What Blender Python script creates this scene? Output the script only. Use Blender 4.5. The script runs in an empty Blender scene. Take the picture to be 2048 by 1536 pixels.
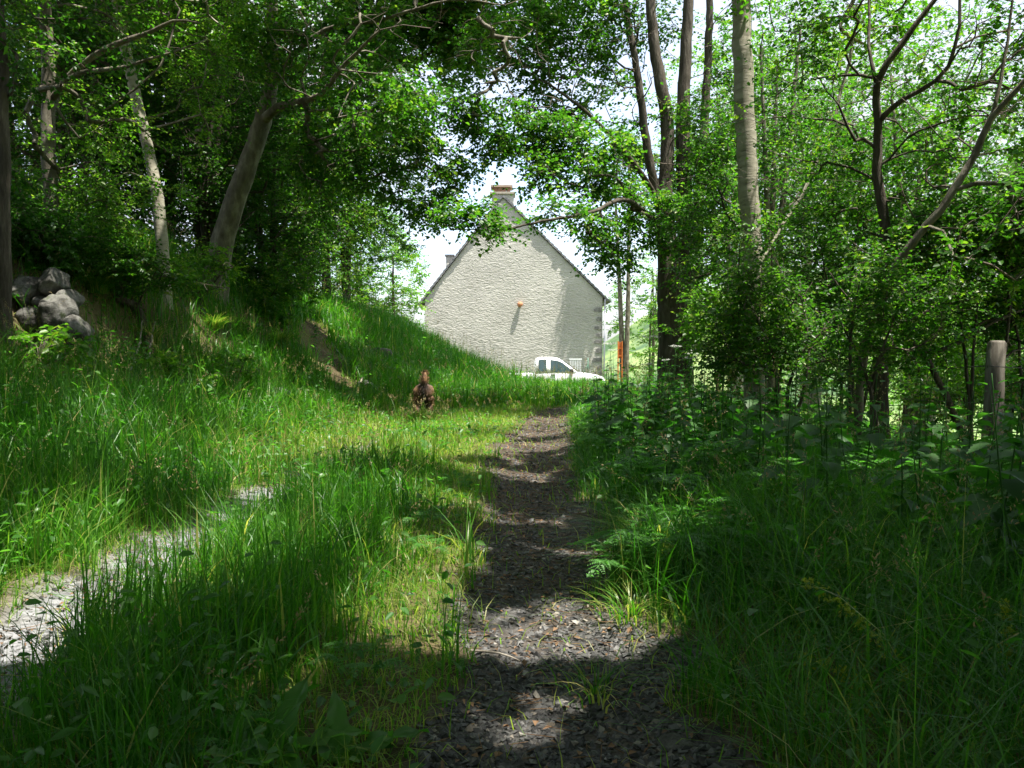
import bpy, bmesh, math
import numpy as np
from mathutils import Vector, Matrix

# ------------------------------------------------------------------ camera, sky, sun, exposure
scene = bpy.context.scene
COL = scene.collection
F_PX, CX, CY = 1593.0, 1024.0, 768.0          # focal length in pixels of the 2048 x 1536 photograph
PITCH = math.atan(53 / F_PX)
CAM_Z = 1.0
cam_d = bpy.data.cameras.new('camera'); cam = bpy.data.objects.new('camera', cam_d); COL.objects.link(cam)
cam.location = (0, 0, CAM_Z); cam.rotation_euler = (math.pi / 2 - PITCH, 0, 0)
cam_d.sensor_width = 36; cam_d.lens = 36 * F_PX / 2048; cam_d.clip_start = 0.05; cam_d.clip_end = 6000
scene.camera = cam

SUN = Vector((0.27, -0.16, 0.94)).normalized()   # towards the sun
SUN_EL = math.asin(SUN.z); SUN_ROT = math.atan2(SUN.x, SUN.y)
world = bpy.data.worlds.new('World'); scene.world = world; world.use_nodes = True
wn = world.node_tree.nodes; wl = world.node_tree.links
sky = wn.new('ShaderNodeTexSky'); sky.sky_type = 'NISHITA'; sky.sun_disc = False
sky.sun_elevation = SUN_EL; sky.sun_rotation = SUN_ROT
sky.air_density = 1.0; sky.dust_density = 3.0; sky.ozone_density = 1.0
wn['Background'].inputs['Strength'].default_value = 0.15
# thin bright cloud over most of the sky
tc = wn.new('ShaderNodeTexCoord'); ns = wn.new('ShaderNodeTexNoise'); ns.inputs['Scale'].default_value = 2.2; ns.inputs['Detail'].default_value = 6
rp = wn.new('ShaderNodeValToRGB'); rp.color_ramp.elements[0].position = 0.30; rp.color_ramp.elements[1].position = 0.60
mx = wn.new('ShaderNodeMix'); mx.data_type = 'RGBA'
mx.inputs['B'].default_value = (2.15, 2.25, 2.45, 1)
wl.new(tc.outputs['Generated'], ns.inputs['Vector']); wl.new(ns.outputs['Fac'], rp.inputs['Fac'])
wl.new(rp.outputs['Color'], mx.inputs['Factor']); wl.new(sky.outputs['Color'], mx.inputs['A'])
wl.new(mx.outputs['Result'], wn['Background'].inputs['Color'])

sun_d = bpy.data.lights.new('sun', 'SUN'); sun_d.energy = 3.7; sun_d.angle = math.radians(0.5); sun_d.color = (1.0, 0.95, 0.86)
sun_o = bpy.data.objects.new('sun', sun_d); COL.objects.link(sun_o)
sun_o.rotation_euler = (-SUN).to_track_quat('-Z', 'Y').to_euler()

vs = scene.view_settings
vs.view_transform = 'Standard'; vs.look = 'None'; vs.gamma = 1.0; vs.use_curve_mapping = False
vs.exposure = 1.8
scene.render.engine = 'CYCLES'
cy = scene.cycles
cy.use_denoising = True
cy.max_bounces = 6; cy.diffuse_bounces = 4; cy.glossy_bounces = 2; cy.transmission_bounces = 4
cy.caustics_reflective = False; cy.caustics_refractive = False
cy.sample_clamp_indirect = 6
scene.render.filter_size = 1.2

# ------------------------------------------------------------------ helpers
rng = np.random.default_rng(11)
A = np.array

def U(a, b, n=None): return rng.uniform(a, b, n)

def ray(px, py):
    u = (px - CX) / F_PX; v = (CY - py) / F_PX
    d = A([u, math.cos(PITCH) + math.sin(PITCH) * v, math.cos(PITCH) * v - math.sin(PITCH)])
    return d / d[1]

def at(px, py, d):
    return A([0, 0, CAM_Z]) + ray(px, py) * d

def smooth(a, b, x):
    t = np.clip((x - a) / (b - a), 0, 1); return t * t * (3 - 2 * t)

def _hash(i, j, s):
    h = np.sin(i * 127.1 + j * 311.7 + s * 74.7) * 43758.5453
    return h - np.floor(h)

def vnoise(x, y, s=0):
    x = np.asarray(x, float); y = np.asarray(y, float)
    i = np.floor(x); j = np.floor(y); fx = x - i; fy = y - j
    fx = fx * fx * (3 - 2 * fx); fy = fy * fy * (3 - 2 * fy)
    a = _hash(i, j, s); b = _hash(i + 1, j, s); c = _hash(i, j + 1, s); d = _hash(i + 1, j + 1, s)
    return (a * (1 - fx) + b * fx) * (1 - fy) + (c * (1 - fx) + d * fx) * fy

def fbm(x, y, s=0, o=4):
    t = 0; amp = .5; f = 1.
    for k in range(o):
        t = t + amp * vnoise(x * f, y * f, s + k); amp *= .5; f *= 2.03
    return t

def norm(v):
    return v / np.maximum(np.linalg.norm(v, axis=-1, keepdims=True), 1e-9)

class MB:
    """collects vertices, quads, triangles and one float per vertex, then builds ONE mesh"""
    def __init__(s): s.V = []; s.Q = []; s.T = []; s.R = []; s.n = 0
    def add(s, V, Q=None, T=None, R=0.5):
        V = np.asarray(V, float).reshape(-1, 3)
        if Q is not None and len(Q): s.Q.append(np.asarray(Q, np.int64).reshape(-1, 4) + s.n)
        if T is not None and len(T): s.T.append(np.asarray(T, np.int64).reshape(-1, 3) + s.n)
        R = np.broadcast_to(np.asarray(R, float), (len(V),)) if np.ndim(R) == 0 else np.asarray(R, float)
        s.V.append(V); s.R.append(R); s.n += len(V)
    def mesh(s, name, smooth_shade=True):
        me = bpy.data.meshes.new(name)
        V = np.concatenate(s.V) if s.V else np.zeros((0, 3))
        Q = np.concatenate(s.Q) if s.Q else np.zeros((0, 4), np.int64)
        T = np.concatenate(s.T) if s.T else np.zeros((0, 3), np.int64)
        me.vertices.add(len(V)); me.vertices.foreach_set('co', V.astype(np.float32).ravel())
        me.loops.add(Q.size + T.size)
        me.loops.foreach_set('vertex_index', np.concatenate([Q.ravel(), T.ravel()]).astype(np.int32))
        me.polygons.add(len(Q) + len(T))
        ls = np.concatenate([np.arange(len(Q)) * 4, Q.size + np.arange(len(T)) * 3]).astype(np.int32)
        me.polygons.foreach_set('loop_start', ls)
        me.polygons.foreach_set('use_smooth', np.full(len(Q) + len(T), smooth_shade))
        at_ = me.attributes.new('rnd', 'FLOAT', 'POINT')
        at_.data.foreach_set('value', (np.concatenate(s.R) if s.R else np.zeros(0)).astype(np.float32))
        me.update(calc_edges=True)
        return me
    def build(s, name, mat, parent=None, smooth_shade=True):
        o = bpy.data.objects.new(name, s.mesh(name, smooth_shade)); COL.objects.link(o)
        o.data.materials.append(mat)
        if parent is not None: o.parent = parent
        return o

def tag(o, label=None, cat=None, group=None, kind=None):
    if label: o['label'] = label
    if cat: o['category'] = cat
    if group: o['group'] = group
    if kind: o['kind'] = kind
    return o

def empty(name, loc, label=None, cat=None, group=None, rz=0.0):
    o = bpy.data.objects.new(name, None); COL.objects.link(o); o.location = loc; o.rotation_euler = (0, 0, rz)
    o.empty_display_size = .2
    return tag(o, label, cat, group)

def copy_tree(o, parent=None):
    c = o.copy(); COL.objects.link(c)
    if parent is not None:
        c.parent = parent
    for ch in [x for x in o.children]: copy_tree(ch, c)
    return c

def spline(P, R, step=0.12):
    P = np.asarray(P, float); R = np.asarray(R, float)
    if len(P) < 3:
        n = max(2, int(np.linalg.norm(P[-1] - P[0]) / step)); t = np.linspace(0, 1, n)[:, None]
        return P[0] * (1 - t) + P[-1] * t, np.interp(t[:, 0], [0, 1], [R[0], R[-1]])
    E = np.vstack([2 * P[0] - P[1], P, 2 * P[-1] - P[-2]]); out = []; rr = []
    for i in range(1, len(E) - 2):
        n = max(2, int(np.linalg.norm(E[i + 1] - E[i]) / step))
        for t in np.arange(n) / n:
            out.append(.5 * ((2 * E[i]) + (-E[i - 1] + E[i + 1]) * t + (2 * E[i - 1] - 5 * E[i] + 4 * E[i + 1] - E[i + 2]) * t * t
                             + (-E[i - 1] + 3 * E[i] - 3 * E[i + 1] + E[i + 2]) * t ** 3))
            rr.append(R[i - 1] * (1 - t) + R[i] * t)
    out.append(P[-1]); rr.append(R[-1])
    return A(out), A(rr)

def tube(mb, P, R, sides=6, rough=0.0, R_attr=0.5, cap=True):
    P = np.asarray(P, float); R = np.asarray(R, float); n = len(P)
    if n < 2: return
    T = norm(np.gradient(P, axis=0))
    ref = A([1., 0, 0]) if abs(T[0][0]) < .8 else A([0, 1., 0])
    N = np.zeros_like(P); u = ref - T[0] * ref.dot(T[0]); u /= np.linalg.norm(u)
    for i in range(n):
        u = u - T[i] * u.dot(T[i]); u /= max(np.linalg.norm(u), 1e-9); N[i] = u
    B = np.cross(T, N)
    a = np.linspace(0, 2 * np.pi, sides, endpoint=False)
    rad = np.repeat(R[:, None], sides, 1)
    if rough:
        L = np.concatenate([[0], np.cumsum(np.linalg.norm(np.diff(P, axis=0), axis=1))])
        s = U(0, 100)
        rad = rad * (1 + rough * (fbm(np.cos(a)[None] * 1.6 + s, np.sin(a)[None] * 1.6 + L[:, None] * 1.6, 3) - .47) * 2
                     + rough * .5 * np.sin(a * 3 + s)[None])
    V = P[:, None] + rad[..., None] * (np.cos(a)[None, :, None] * N[:, None] + np.sin(a)[None, :, None] * B[:, None])
    k = np.arange(sides); k2 = (k + 1) % sides
    i = (np.arange(n - 1) * sides)[:, None]
    Q = np.stack([i + k, i + k2, i + sides + k2, i + sides + k], -1).reshape(-1, 4)
    Vf = V.reshape(-1, 3); Tt = None
    if cap:
        Vf = np.vstack([Vf, P[-1:], P[:1]])
        c = n * sides
        Tt = np.vstack([np.stack([(n - 1) * sides + k, (n - 1) * sides + k2, np.full(sides, c)], -1), np.stack([k2, k, np.full(sides, c + 1)], -1)])
    mb.add(Vf, Q, Tt, R_attr)

def thin_twigs(mb, P0, P1, r0, r1):
    """many straight three-sided twigs"""
    n = len(P0)
    if not n: return
    T = norm(P1 - P0); ref = np.where(np.abs(T[:, 2:3]) < .9, A([[0, 0, 1.]]), A([[1., 0, 0]]))
    N = norm(np.cross(T, ref)); B = np.cross(T, N)
    a = A([0, 2.094, 4.189])
    ring = np.cos(a)[None, :, None] * N[:, None] + np.sin(a)[None, :, None] * B[:, None]
    V = np.concatenate([P0[:, None] + ring * r0, P1[:, None] + ring * r1], 1)
    i = (np.arange(n) * 6)[:, None]
    Q = np.stack([np.concatenate([i + k, i + (k + 1) % 3, i + 3 + (k + 1) % 3, i + 3 + k], 1) for k in range(3)], 1).reshape(-1, 4)
    mb.add(V.reshape(-1, 3), Q, None, .5)

def leaves(mb, P, D, Nn, L, W, R, fold=.25, droop=.15, simple=False):
    """folded pointed leaves: base P, direction D, normal Nn, length L, width W, R a random number per leaf"""
    n = len(P)
    if not n: return
    D = norm(D); S = norm(np.cross(D, Nn)); Nn = np.cross(S, D)
    L = np.broadcast_to(L, n)[:, None]; W = np.broadcast_to(W, n)[:, None]
    if simple:
        V = np.stack([P, P + D * L * .45 + S * W * .5 + Nn * W * fold, P + D * L - Nn * L * droop, P + D * L * .45 - S * W * .5 + Nn * W * fold], 1)
        i = (np.arange(n) * 4)[:, None]
        T = np.concatenate([np.concatenate([i, i + 1, i + 2], 1), np.concatenate([i, i + 2, i + 3], 1)])
        mb.add(V.reshape(-1, 3), None, T, np.repeat(R, 4))
        return
    V = np.stack([P,
                  P + D * L * .28 + S * W * .46 + Nn * W * fold, P + D * L * .66 + S * W * .40 + Nn * (W * fold - L * droop * .4),
                  P + D * L - Nn * L * droop,
                  P + D * L * .66 - S * W * .40 + Nn * (W * fold - L * droop * .4), P + D * L * .28 - S * W * .46 + Nn * W * fold], 1)
    i = (np.arange(n) * 6)[:, None]
    Q = np.concatenate([np.concatenate([i, i + 1, i + 2, i + 3], 1), np.concatenate([i, i + 3, i + 4, i + 5], 1)])
    mb.add(V.reshape(-1, 3), Q, None, np.repeat(R, 6))

def sphere_dirs(n):
    return norm(rng.normal(size=(n, 3)))

def blades(mb, P, h, w, az, bend, R, seg=3):
    """grass blades that taper and bow towards azimuth az"""
    n = len(P)
    if not n: return
    t = np.linspace(0, 1, seg + 1)
    h = np.broadcast_to(h, n); w = np.broadcast_to(w, n)
    dx = np.cos(az); dy = np.sin(az)
    twist = az + np.pi / 2 + U(-.9, .9, n); sx = np.cos(twist); sy = np.sin(twist)
    hor = (bend * h)[:, None] * (t ** 2)[None]; ver = h[:, None] * (t[None] - .42 * np.minimum(bend, 1.6)[:, None] * (t ** 2.2)[None])
    C = np.stack([P[:, 0:1] + hor * dx[:, None], P[:, 1:2] + hor * dy[:, None], P[:, 2:3] + ver], -1)
    wid = w[:, None] * .5 * (1 - t ** 1.7)[None]
    S = np.stack([sx, sy, np.zeros(n)], -1)[:, None]
    Lf = C - S * wid[..., None]; Rt = C + S * wid[..., None]
    V = np.concatenate([np.stack([Lf[:, :-1], Rt[:, :-1]], 2).reshape(n, -1, 3), C[:, -1:]], 1)
    m = 2 * seg + 1; i = (np.arange(n) * m)[:, None]
    Q = np.concatenate([np.concatenate([i + 2 * k, i + 2 * k + 1, i + 2 * k + 3, i + 2 * k + 2], 1) for k in range(seg - 1)])
    T = np.concatenate([i + 2 * seg - 2, i + 2 * seg - 1, i + 2 * seg], 1)
    mb.add(V.reshape(-1, 3), Q, T, np.repeat(R, m))
    return C

def box(mb, x0, x1, y0, y1, z0, z1, R=.5):
    V = [(x0, y0, z0), (x1, y0, z0), (x1, y1, z0), (x0, y1, z0), (x0, y0, z1), (x1, y0, z1), (x1, y1, z1), (x0, y1, z1)]
    mb.add(V, [(0, 3, 2, 1), (4, 5, 6, 7), (0, 1, 5, 4), (1, 2, 6, 5), (2, 3, 7, 6), (3, 0, 4, 7)], None, R)

# ------------------------------------------------------------------ materials
def new_mat(name):
    m = bpy.data.materials.new(name); m.use_nodes = True; nt = m.node_tree
    return m, nt, nt.nodes, nt.links, nt.nodes['Principled BSDF']

def ramp(nodes, stops):
    r = nodes.new('ShaderNodeValToRGB'); e = r.color_ramp.elements
    while len(e) < len(stops): e.new(.5)
    for k, (p, c) in enumerate(stops): e[k].position = p; e[k].color = (*c, 1)
    return r

def leaf_mat(name, stops, trans=(1.9, 2.6, .8), mixf=.44, rough=.42, spec=.45, patch=0.0):
    """leaf with sheen and light passing through; per-leaf number -> colour"""
    m, nt, N, L, bs = new_mat(name)
    a = N.new('ShaderNodeAttribute'); a.attribute_name = 'rnd'
    r = ramp(N, stops)
    if patch:
        tcn = N.new('ShaderNodeTexCoord'); nz = N.new('ShaderNodeTexNoise'); nz.inputs['Scale'].default_value = .9; nz.inputs['Detail'].default_value = 3
        L.new(tcn.outputs['Object'], nz.inputs['Vector'])
        ma = N.new('ShaderNodeMath'); ma.operation = 'MULTIPLY_ADD'; ma.inputs[1].default_value = patch; L.new(nz.outputs['Fac'], ma.inputs[0])
        mb_ = N.new('ShaderNodeMath'); mb_.operation = 'SUBTRACT'; mb_.inputs[1].default_value = patch * .5
        L.new(a.outputs['Fac'], ma.inputs[2]); L.new(ma.outputs[0], mb_.inputs[0]); L.new(mb_.outputs[0], r.inputs['Fac'])
    else:
        L.new(a.outputs['Fac'], r.inputs['Fac'])
    L.new(r.outputs['Color'], bs.inputs['Base Color'])
    bs.inputs['Roughness'].default_value = rough; bs.inputs['Specular IOR Level'].default_value = spec
    mul = N.new('ShaderNodeMix'); mul.data_type = 'RGBA'; mul.blend_type = 'MULTIPLY'; mul.inputs['Factor'].default_value = 1
    mul.clamp_result = False
    L.new(r.outputs['Color'], mul.inputs['A']); mul.inputs['B'].default_value = (*trans, 1)
    tr = N.new('ShaderNodeBsdfTranslucent'); L.new(mul.outputs['Result'], tr.inputs['Color'])
    mixs = N.new('ShaderNodeMixShader'); mixs.inputs['Fac'].default_value = mixf
    L.new(bs.outputs['BSDF'], mixs.inputs[1]); L.new(tr.outputs['BSDF'], mixs.inputs[2])
    L.new(mixs.outputs['Shader'], N['Material Output'].inputs['Surface'])
    return m

def rough_mat(name, stops, scale=6., stretch=(1, 1, 1), bump=.3, dist=.02, rough=.85, detail=6, spec=.3, coord='Object', distortion=0.0):
    m, nt, N, L, bs = new_mat(name)
    tcn = N.new('ShaderNodeTexCoord'); mp = N.new('ShaderNodeMapping'); mp.inputs['Scale'].default_value = stretch
    nz = N.new('ShaderNodeTexNoise'); nz.inputs['Scale'].default_value = scale; nz.inputs['Detail'].default_value = detail
    nz.inputs['Roughness'].default_value = .62; nz.inputs['Distortion'].default_value = distortion
    L.new(tcn.outputs[coord], mp.inputs['Vector']); L.new(mp.outputs['Vector'], nz.inputs['Vector'])
    r = ramp(N, stops); L.new(nz.outputs['Fac'], r.inputs['Fac']); L.new(r.outputs['Color'], bs.inputs['Base Color'])
    if bump:
        b = N.new('ShaderNodeBump'); b.inputs['Strength'].default_value = bump; b.inputs['Distance'].default_value = dist
        L.new(nz.outputs['Fac'], b.inputs['Height']); L.new(b.outputs['Normal'], bs.inputs['Normal'])
    bs.inputs['Roughness'].default_value = rough; bs.inputs['Specular IOR Level'].default_value = spec
    return m

def plain_mat(name, c, rough=.5, metal=0., spec=.5):
    m, nt, N, L, bs = new_mat(name)
    bs.inputs['Base Color'].default_value = (*c, 1); bs.inputs['Roughness'].default_value = rough
    bs.inputs['Metallic'].default_value = metal; bs.inputs['Specular IOR Level'].default_value = spec
    return m

M = {}
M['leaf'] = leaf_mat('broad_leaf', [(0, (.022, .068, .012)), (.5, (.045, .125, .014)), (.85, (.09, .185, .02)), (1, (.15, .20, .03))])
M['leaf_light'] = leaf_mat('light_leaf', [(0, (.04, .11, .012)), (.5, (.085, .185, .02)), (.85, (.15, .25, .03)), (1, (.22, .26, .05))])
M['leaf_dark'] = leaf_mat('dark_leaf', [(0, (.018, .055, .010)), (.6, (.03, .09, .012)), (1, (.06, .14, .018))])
M['grass'] = leaf_mat('grass_blade', [(0, (.024, .10, .010)), (.45, (.055, .17, .014)), (.78, (.11, .23, .025)), (.93, (.20, .24, .05)), (1, (.42, .34, .15))], patch=.35, rough=.4, spec=.4)
M['grass_yellow'] = leaf_mat('short_yellowish_grass', [(0, (.08, .19, .018)), (.5, (.20, .27, .04)), (1, (.42, .36, .14))], patch=.4)
M['weed'] = leaf_mat('weed_leaf', [(0, (.03, .11, .015)), (.6, (.06, .17, .025)), (1, (.11, .23, .05))], patch=.3)
M['nettle'] = leaf_mat('nettle_leaf', [(0, (.022, .085, .014)), (1, (.05, .14, .025))], rough=.5, spec=.5)
M['frond'] = leaf_mat('frond', [(0, (.05, .15, .03)), (1, (.10, .23, .06))])
M['straw'] = leaf_mat('dry_straw', [(0, (.20, .15, .06)), (1, (.42, .34, .17))], trans=(1.2, 1.2, 1))
M['bark_dark'] = rough_mat('dark_bark', [(.3, (.035, .028, .02)), (.55, (.09, .075, .055)), (.75, (.17, .15, .12))], 12, (1, 1, .2), 1.0, .06, detail=9)
M['bark_grey'] = rough_mat('grey_mottled_bark', [(.3, (.06, .052, .036)), (.5, (.13, .115, .085)), (.62, (.22, .20, .155)), (.75, (.09, .10, .045))], 7, (1, 1, .45), .9, .045, detail=10)
M['bark_pale'] = rough_mat('pale_smooth_bark', [(.28, (.10, .09, .06)), (.42, (.27, .25, .19)), (.6, (.34, .32, .25)), (.8, (.40, .38, .31))], 4.5, (1, 1, 4.2), .5, .02)
M['twig'] = rough_mat('twig_bark', [(.3, (.05, .04, .03)), (.7, (.16, .13, .10))], 20, (1, 1, 1), .2, .005)
M['dead_wood'] = rough_mat('dead_bleached_wood', [(.3, (.16, .13, .10)), (.7, (.42, .38, .32))], 14, (1, 1, .3), .4, .01)
M['rock'] = rough_mat('lichen_rock', [(.3, (.032, .030, .025)), (.45, (.072, .069, .06)), (.58, (.15, .147, .132)), (.66, (.05, .065, .028))], 6, (1, 1, 1), 1.0, .06, detail=12)

# ------------------------------------------------------------------ lie of the land
_ty = A([-12, 0, 3.28, 5.05, 8.6, 11, 13.85, 18.7, 25, 32, 45, 60.])
_tx = A([.1, .13, .17, .16, .22, .40, .70, 1.36, 2.0, 2.6, 4.2, 7.0])
_yy = np.linspace(-12, 60, 400); _xx = np.interp(_yy, _ty, _tx)
_k = np.ones(15) / 15; _xx[7:-7] = np.convolve(_xx, _k, 'valid')
def rt(y): return np.interp(y, _yy, _xx)                 # centre of the right-hand wheel track
def toe(y): return rt(y) - np.interp(y, [-5, 10, 20, 28, 60], [2.9, 2.8, 2.5, 1.9, 1.9])
def height(x, y):
    x = np.asarray(x, float); y = np.asarray(y, float)
    u = toe(y) - x
    near = np.interp(u, [-1, 0, 1.5, 2.5, 3.0, 4.0, 6.0, 12, 60], [0, 0.02, .42, 1.0, 1.9, 2.95, 3.7, 4.6, 7])
    far = np.interp(u, [-1, 0, 1.5, 3.9, 6.0, 12, 60], [0, 0.04, .75, 2.15, 2.6, 3.2, 5])
    k = smooth(11, 19, y); z = near * (1 - k) + far * k
    z = z * (1 - .9 * smooth(29.5, 36.5, y)) 
    v = x - rt(y) - .8
    z = z - np.interp(v, [0, 1, 3, 8, 20, 60, 200, 1200], [0, 0, -.24, -1.2, -3.8, -14, -42, -60]) * -1
    z = z - .86 * smooth(22, 36, y) - np.clip(y - 70, 0, 1e9) * .06
    w = np.exp(-((x - rt(y)) / .33) ** 4) + np.exp(-((x - rt(y) + 1.95) / .26) ** 4)
    lane = smooth(30, 18, y)
    z = z - .05 * w * lane + .06 * (fbm(x * 1.3, y * 1.3, 5) - .47) + .02 * (fbm(x * 6, y * 6, 9) - .47)
    z = z + .25 * (fbm(x * .5 + 9, y * .5, 2) - .47) * smooth(.3, 3, u)
    return z
def H1(x, y): return float(height(A([x]), A([y]))[0])
def gp(px, py):
    """point of the ground that the ray through this pixel meets"""
    r = ray(px, py); t = np.linspace(1, 70, 5000); P = A([0, 0, CAM_Z])[None] + r[None] * t[:, None]
    hit = np.where(P[:, 2] < height(P[:, 0], P[:, 1]))[0]
    return P[hit[0]] if len(hit) else P[-1]
def ground(x, y, dz=0.0): return A([x, y, H1(x, y) + dz])

PATH = A([gp(705, 800), gp(690, 770), gp(640, 715), gp(630, 680), gp(632, 655)])   # little earth path up the bank
PATHF, _ = spline(PATH, np.ones(len(PATH)), .15)
def path_dist(x, y):
    d = np.full(np.shape(x), 9e9)
    for p in PATHF[::2]: d = np.minimum(d, (x - p[0]) ** 2 + (y - p[1]) ** 2)
    return np.sqrt(d)

def axis(lo, d0, d1, hi, step, g=1.16):
    c = list(np.arange(d0, d1, step)); s = step
    while c[-1] < hi: s *= g; c.append(c[-1] + s)
    s = step
    while c[0] > lo: s *= g; c.insert(0, c[0] - s)
    return A(c)
def track_amount(x, y):
    e = (fbm(x * 3, y * 3, 21) - .47) * .5
    a = np.abs(x - rt(y)); hw = np.interp(y, [0, 2, 3.3, 5, 8.6, 13, 16, 19], [.5, .42, .34, .37, .42, .38, .3, -.2])
    b = np.abs(x - rt(y) + 1.95); hb = np.interp(y, [0, 3.5, 5, 6.5, 8, 10], [.36, .32, .24, .15, .07, -.05])
    return np.maximum(smooth(.12, -.08, a - hw + e), smooth(.12, -.08, b - hb + e))
gx = axis(-900, -9, 6.5, 1500, .09); gy = axis(-60, -1.0, 26, 2500, .10)
X, Y = np.meshgrid(gx, gy); Z = height(X, Y)
n, m_ = X.shape; idx = np.arange(n * m_).reshape(n, m_)
gm = MB(); gm.add(np.stack([X, Y, Z], -1), np.stack([idx[:-1, :-1], idx[:-1, 1:], idx[1:, 1:], idx[1:, :-1]], -1).reshape(-1, 4), None, track_amount(X, Y).ravel())
def ground_mat():
    m, nt, N, L, bs = new_mat('ground')
    tcn = N.new('ShaderNodeTexCoord')
    def noise(sc, d=6, w=None):
        z = N.new('ShaderNodeTexNoise'); z.inputs['Scale'].default_value = sc; z.inputs['Detail'].default_value = d; L.new(tcn.outputs['Object'], z.inputs['Vector']); return z
    n1 = noise(1.1, 7); soil = ramp(N, [(.32, (.06, .042, .024)), (.5, (.12, .095, .048)), (.62, (.11, .11, .035)), (.75, (.15, .17, .045))])
    L.new(n1.outputs['Fac'], soil.inputs['Fac'])
    n2 = noise(38, 5); grit = ramp(N, [(.30, (.024, .023, .022)), (.5, (.07, .067, .063)), (.72, (.135, .13, .125))]); L.new(n2.outputs['Fac'], grit.inputs['Fac'])
    n3 = noise(2.6, 4); dirt = N.new('ShaderNodeMix'); dirt.data_type = 'RGBA'; L.new(grit.outputs['Color'], dirt.inputs['A']); dirt.inputs['B'].default_value = (.075, .058, .043, 1)
    r3 = ramp(N, [(.40, (0, 0, 0)), (.62, (.9, .9, .9))])
    sy = N.new('ShaderNodeSeparateXYZ'); L.new(tcn.outputs['Object'], sy.inputs['Vector']); my = N.new('ShaderNodeMapRange'); my.inputs['From Min'].default_value = 2.4; my.inputs['From Max'].default_value = 5.0; my.inputs['To Min'].default_value = -.12; my.inputs['To Max'].default_value = .16
    L.new(sy.outputs['Y'], my.inputs['Value']); ad = N.new('ShaderNodeMath'); ad.operation = 'ADD'; L.new(n3.outputs['Fac'], ad.inputs[0]); L.new(my.outputs['Result'], ad.inputs[1])
    L.new(ad.outputs[0], r3.inputs['Fac']); L.new(r3.outputs['Color'], dirt.inputs['Factor'])
    sepd = N.new('ShaderNodeSeparateXYZ'); L.new(tcn.outputs['Object'], sepd.inputs['Vector'])
    dm = N.new('ShaderNodeMapRange'); dm.inputs['From Min'].default_value = -.9; dm.inputs['From Max'].default_value = -1.4; L.new(sepd.outputs['X'], dm.inputs['Value'])
    dust = N.new('ShaderNodeMix'); dust.data_type = 'RGBA'; L.new(dm.outputs['Result'], dust.inputs['Factor']); L.new(dirt.outputs['Result'], dust.inputs['A'])
    dcol = ramp(N, [(.3, (.12, .12, .125)), (.6, (.26, .26, .27))]); L.new(n2.outputs['Fac'], dcol.inputs['Fac']); L.new(dcol.outputs['Color'], dust.inputs['B'])
    dirt = dust
    a = N.new('ShaderNodeAttribute'); a.attribute_name = 'rnd'
    mx = N.new('ShaderNodeMix'); mx.data_type = 'RGBA'; L.new(a.outputs['Fac'], mx.inputs['Factor']); L.new(soil.outputs['Color'], mx.inputs['A']); L.new(dirt.outputs['Result'], mx.inputs['B'])
    # meadow: open grassland away from the lane
    sep = N.new('ShaderNodeSeparateXYZ'); L.new(tcn.outputs['Object'], sep.inputs['Vector'])
    mr = N.new('ShaderNodeMapRange'); mr.inputs['From Min'].default_value = 4.5; mr.inputs['From Max'].default_value = 7.0; L.new(sep.outputs['X'], mr.inputs['Value'])
    n4 = noise(.35, 8); mead = ramp(N, [(.3, (.10, .19, .03)), (.5, (.19, .27, .05)), (.66, (.30, .31, .06)), (.8, (.36, .33, .05))]); L.new(n4.outputs['Fac'], mead.inputs['Fac'])
    mx2 = N.new('ShaderNodeMix'); mx2.data_type = 'RGBA'; L.new(mr.outputs['Result'], mx2.inputs['Factor']); L.new(mx.outputs['Result'], mx2.inputs['A']); L.new(mead.outputs['Color'], mx2.inputs['B'])
    L.new(mx2.outputs['Result'], bs.inputs['Base Color'])
    b = N.new('ShaderNodeBump'); b.inputs['Strength'].default_value = .8; b.inputs['Distance'].default_value = .02; L.new(n2.outputs['Fac'], b.inputs['Height']); L.new(b.outputs['Normal'], bs.inputs['Normal'])
    bs.inputs['Roughness'].default_value = .9; bs.inputs['Specular IOR Level'].default_value = .2
    return m
tag(gm.build('ground', ground_mat()), kind='structure')

# far hills across the valley
hx = np.linspace(-200, 2600, 90); hy = np.linspace(500, 2200, 50); X, Y = np.meshgrid(hx, hy)
Z = -110 + 300 * smooth(520, 1500, Y + .25 * X) * (.35 + .9 * fbm(X / 420, Y / 420, 30)) * (.25 + .75 * smooth(0, 500, X))
n, m_ = X.shape; idx = np.arange(n * m_).reshape(n, m_)
hm = MB(); hm.add(np.stack([X, Y, Z], -1), np.stack([idx[:-1, :-1], idx[:-1, 1:], idx[1:, 1:], idx[1:, :-1]], -1).reshape(-1, 4))
tag(hm.build('hills', rough_mat('hill_meadow_and_woods', [(.38, (.05, .10, .04)), (.5, (.13, .20, .07)), (.62, (.22, .28, .10))], .012, (1, 1, 1), 0, .1, .95, 8)), kind='structure')

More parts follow.
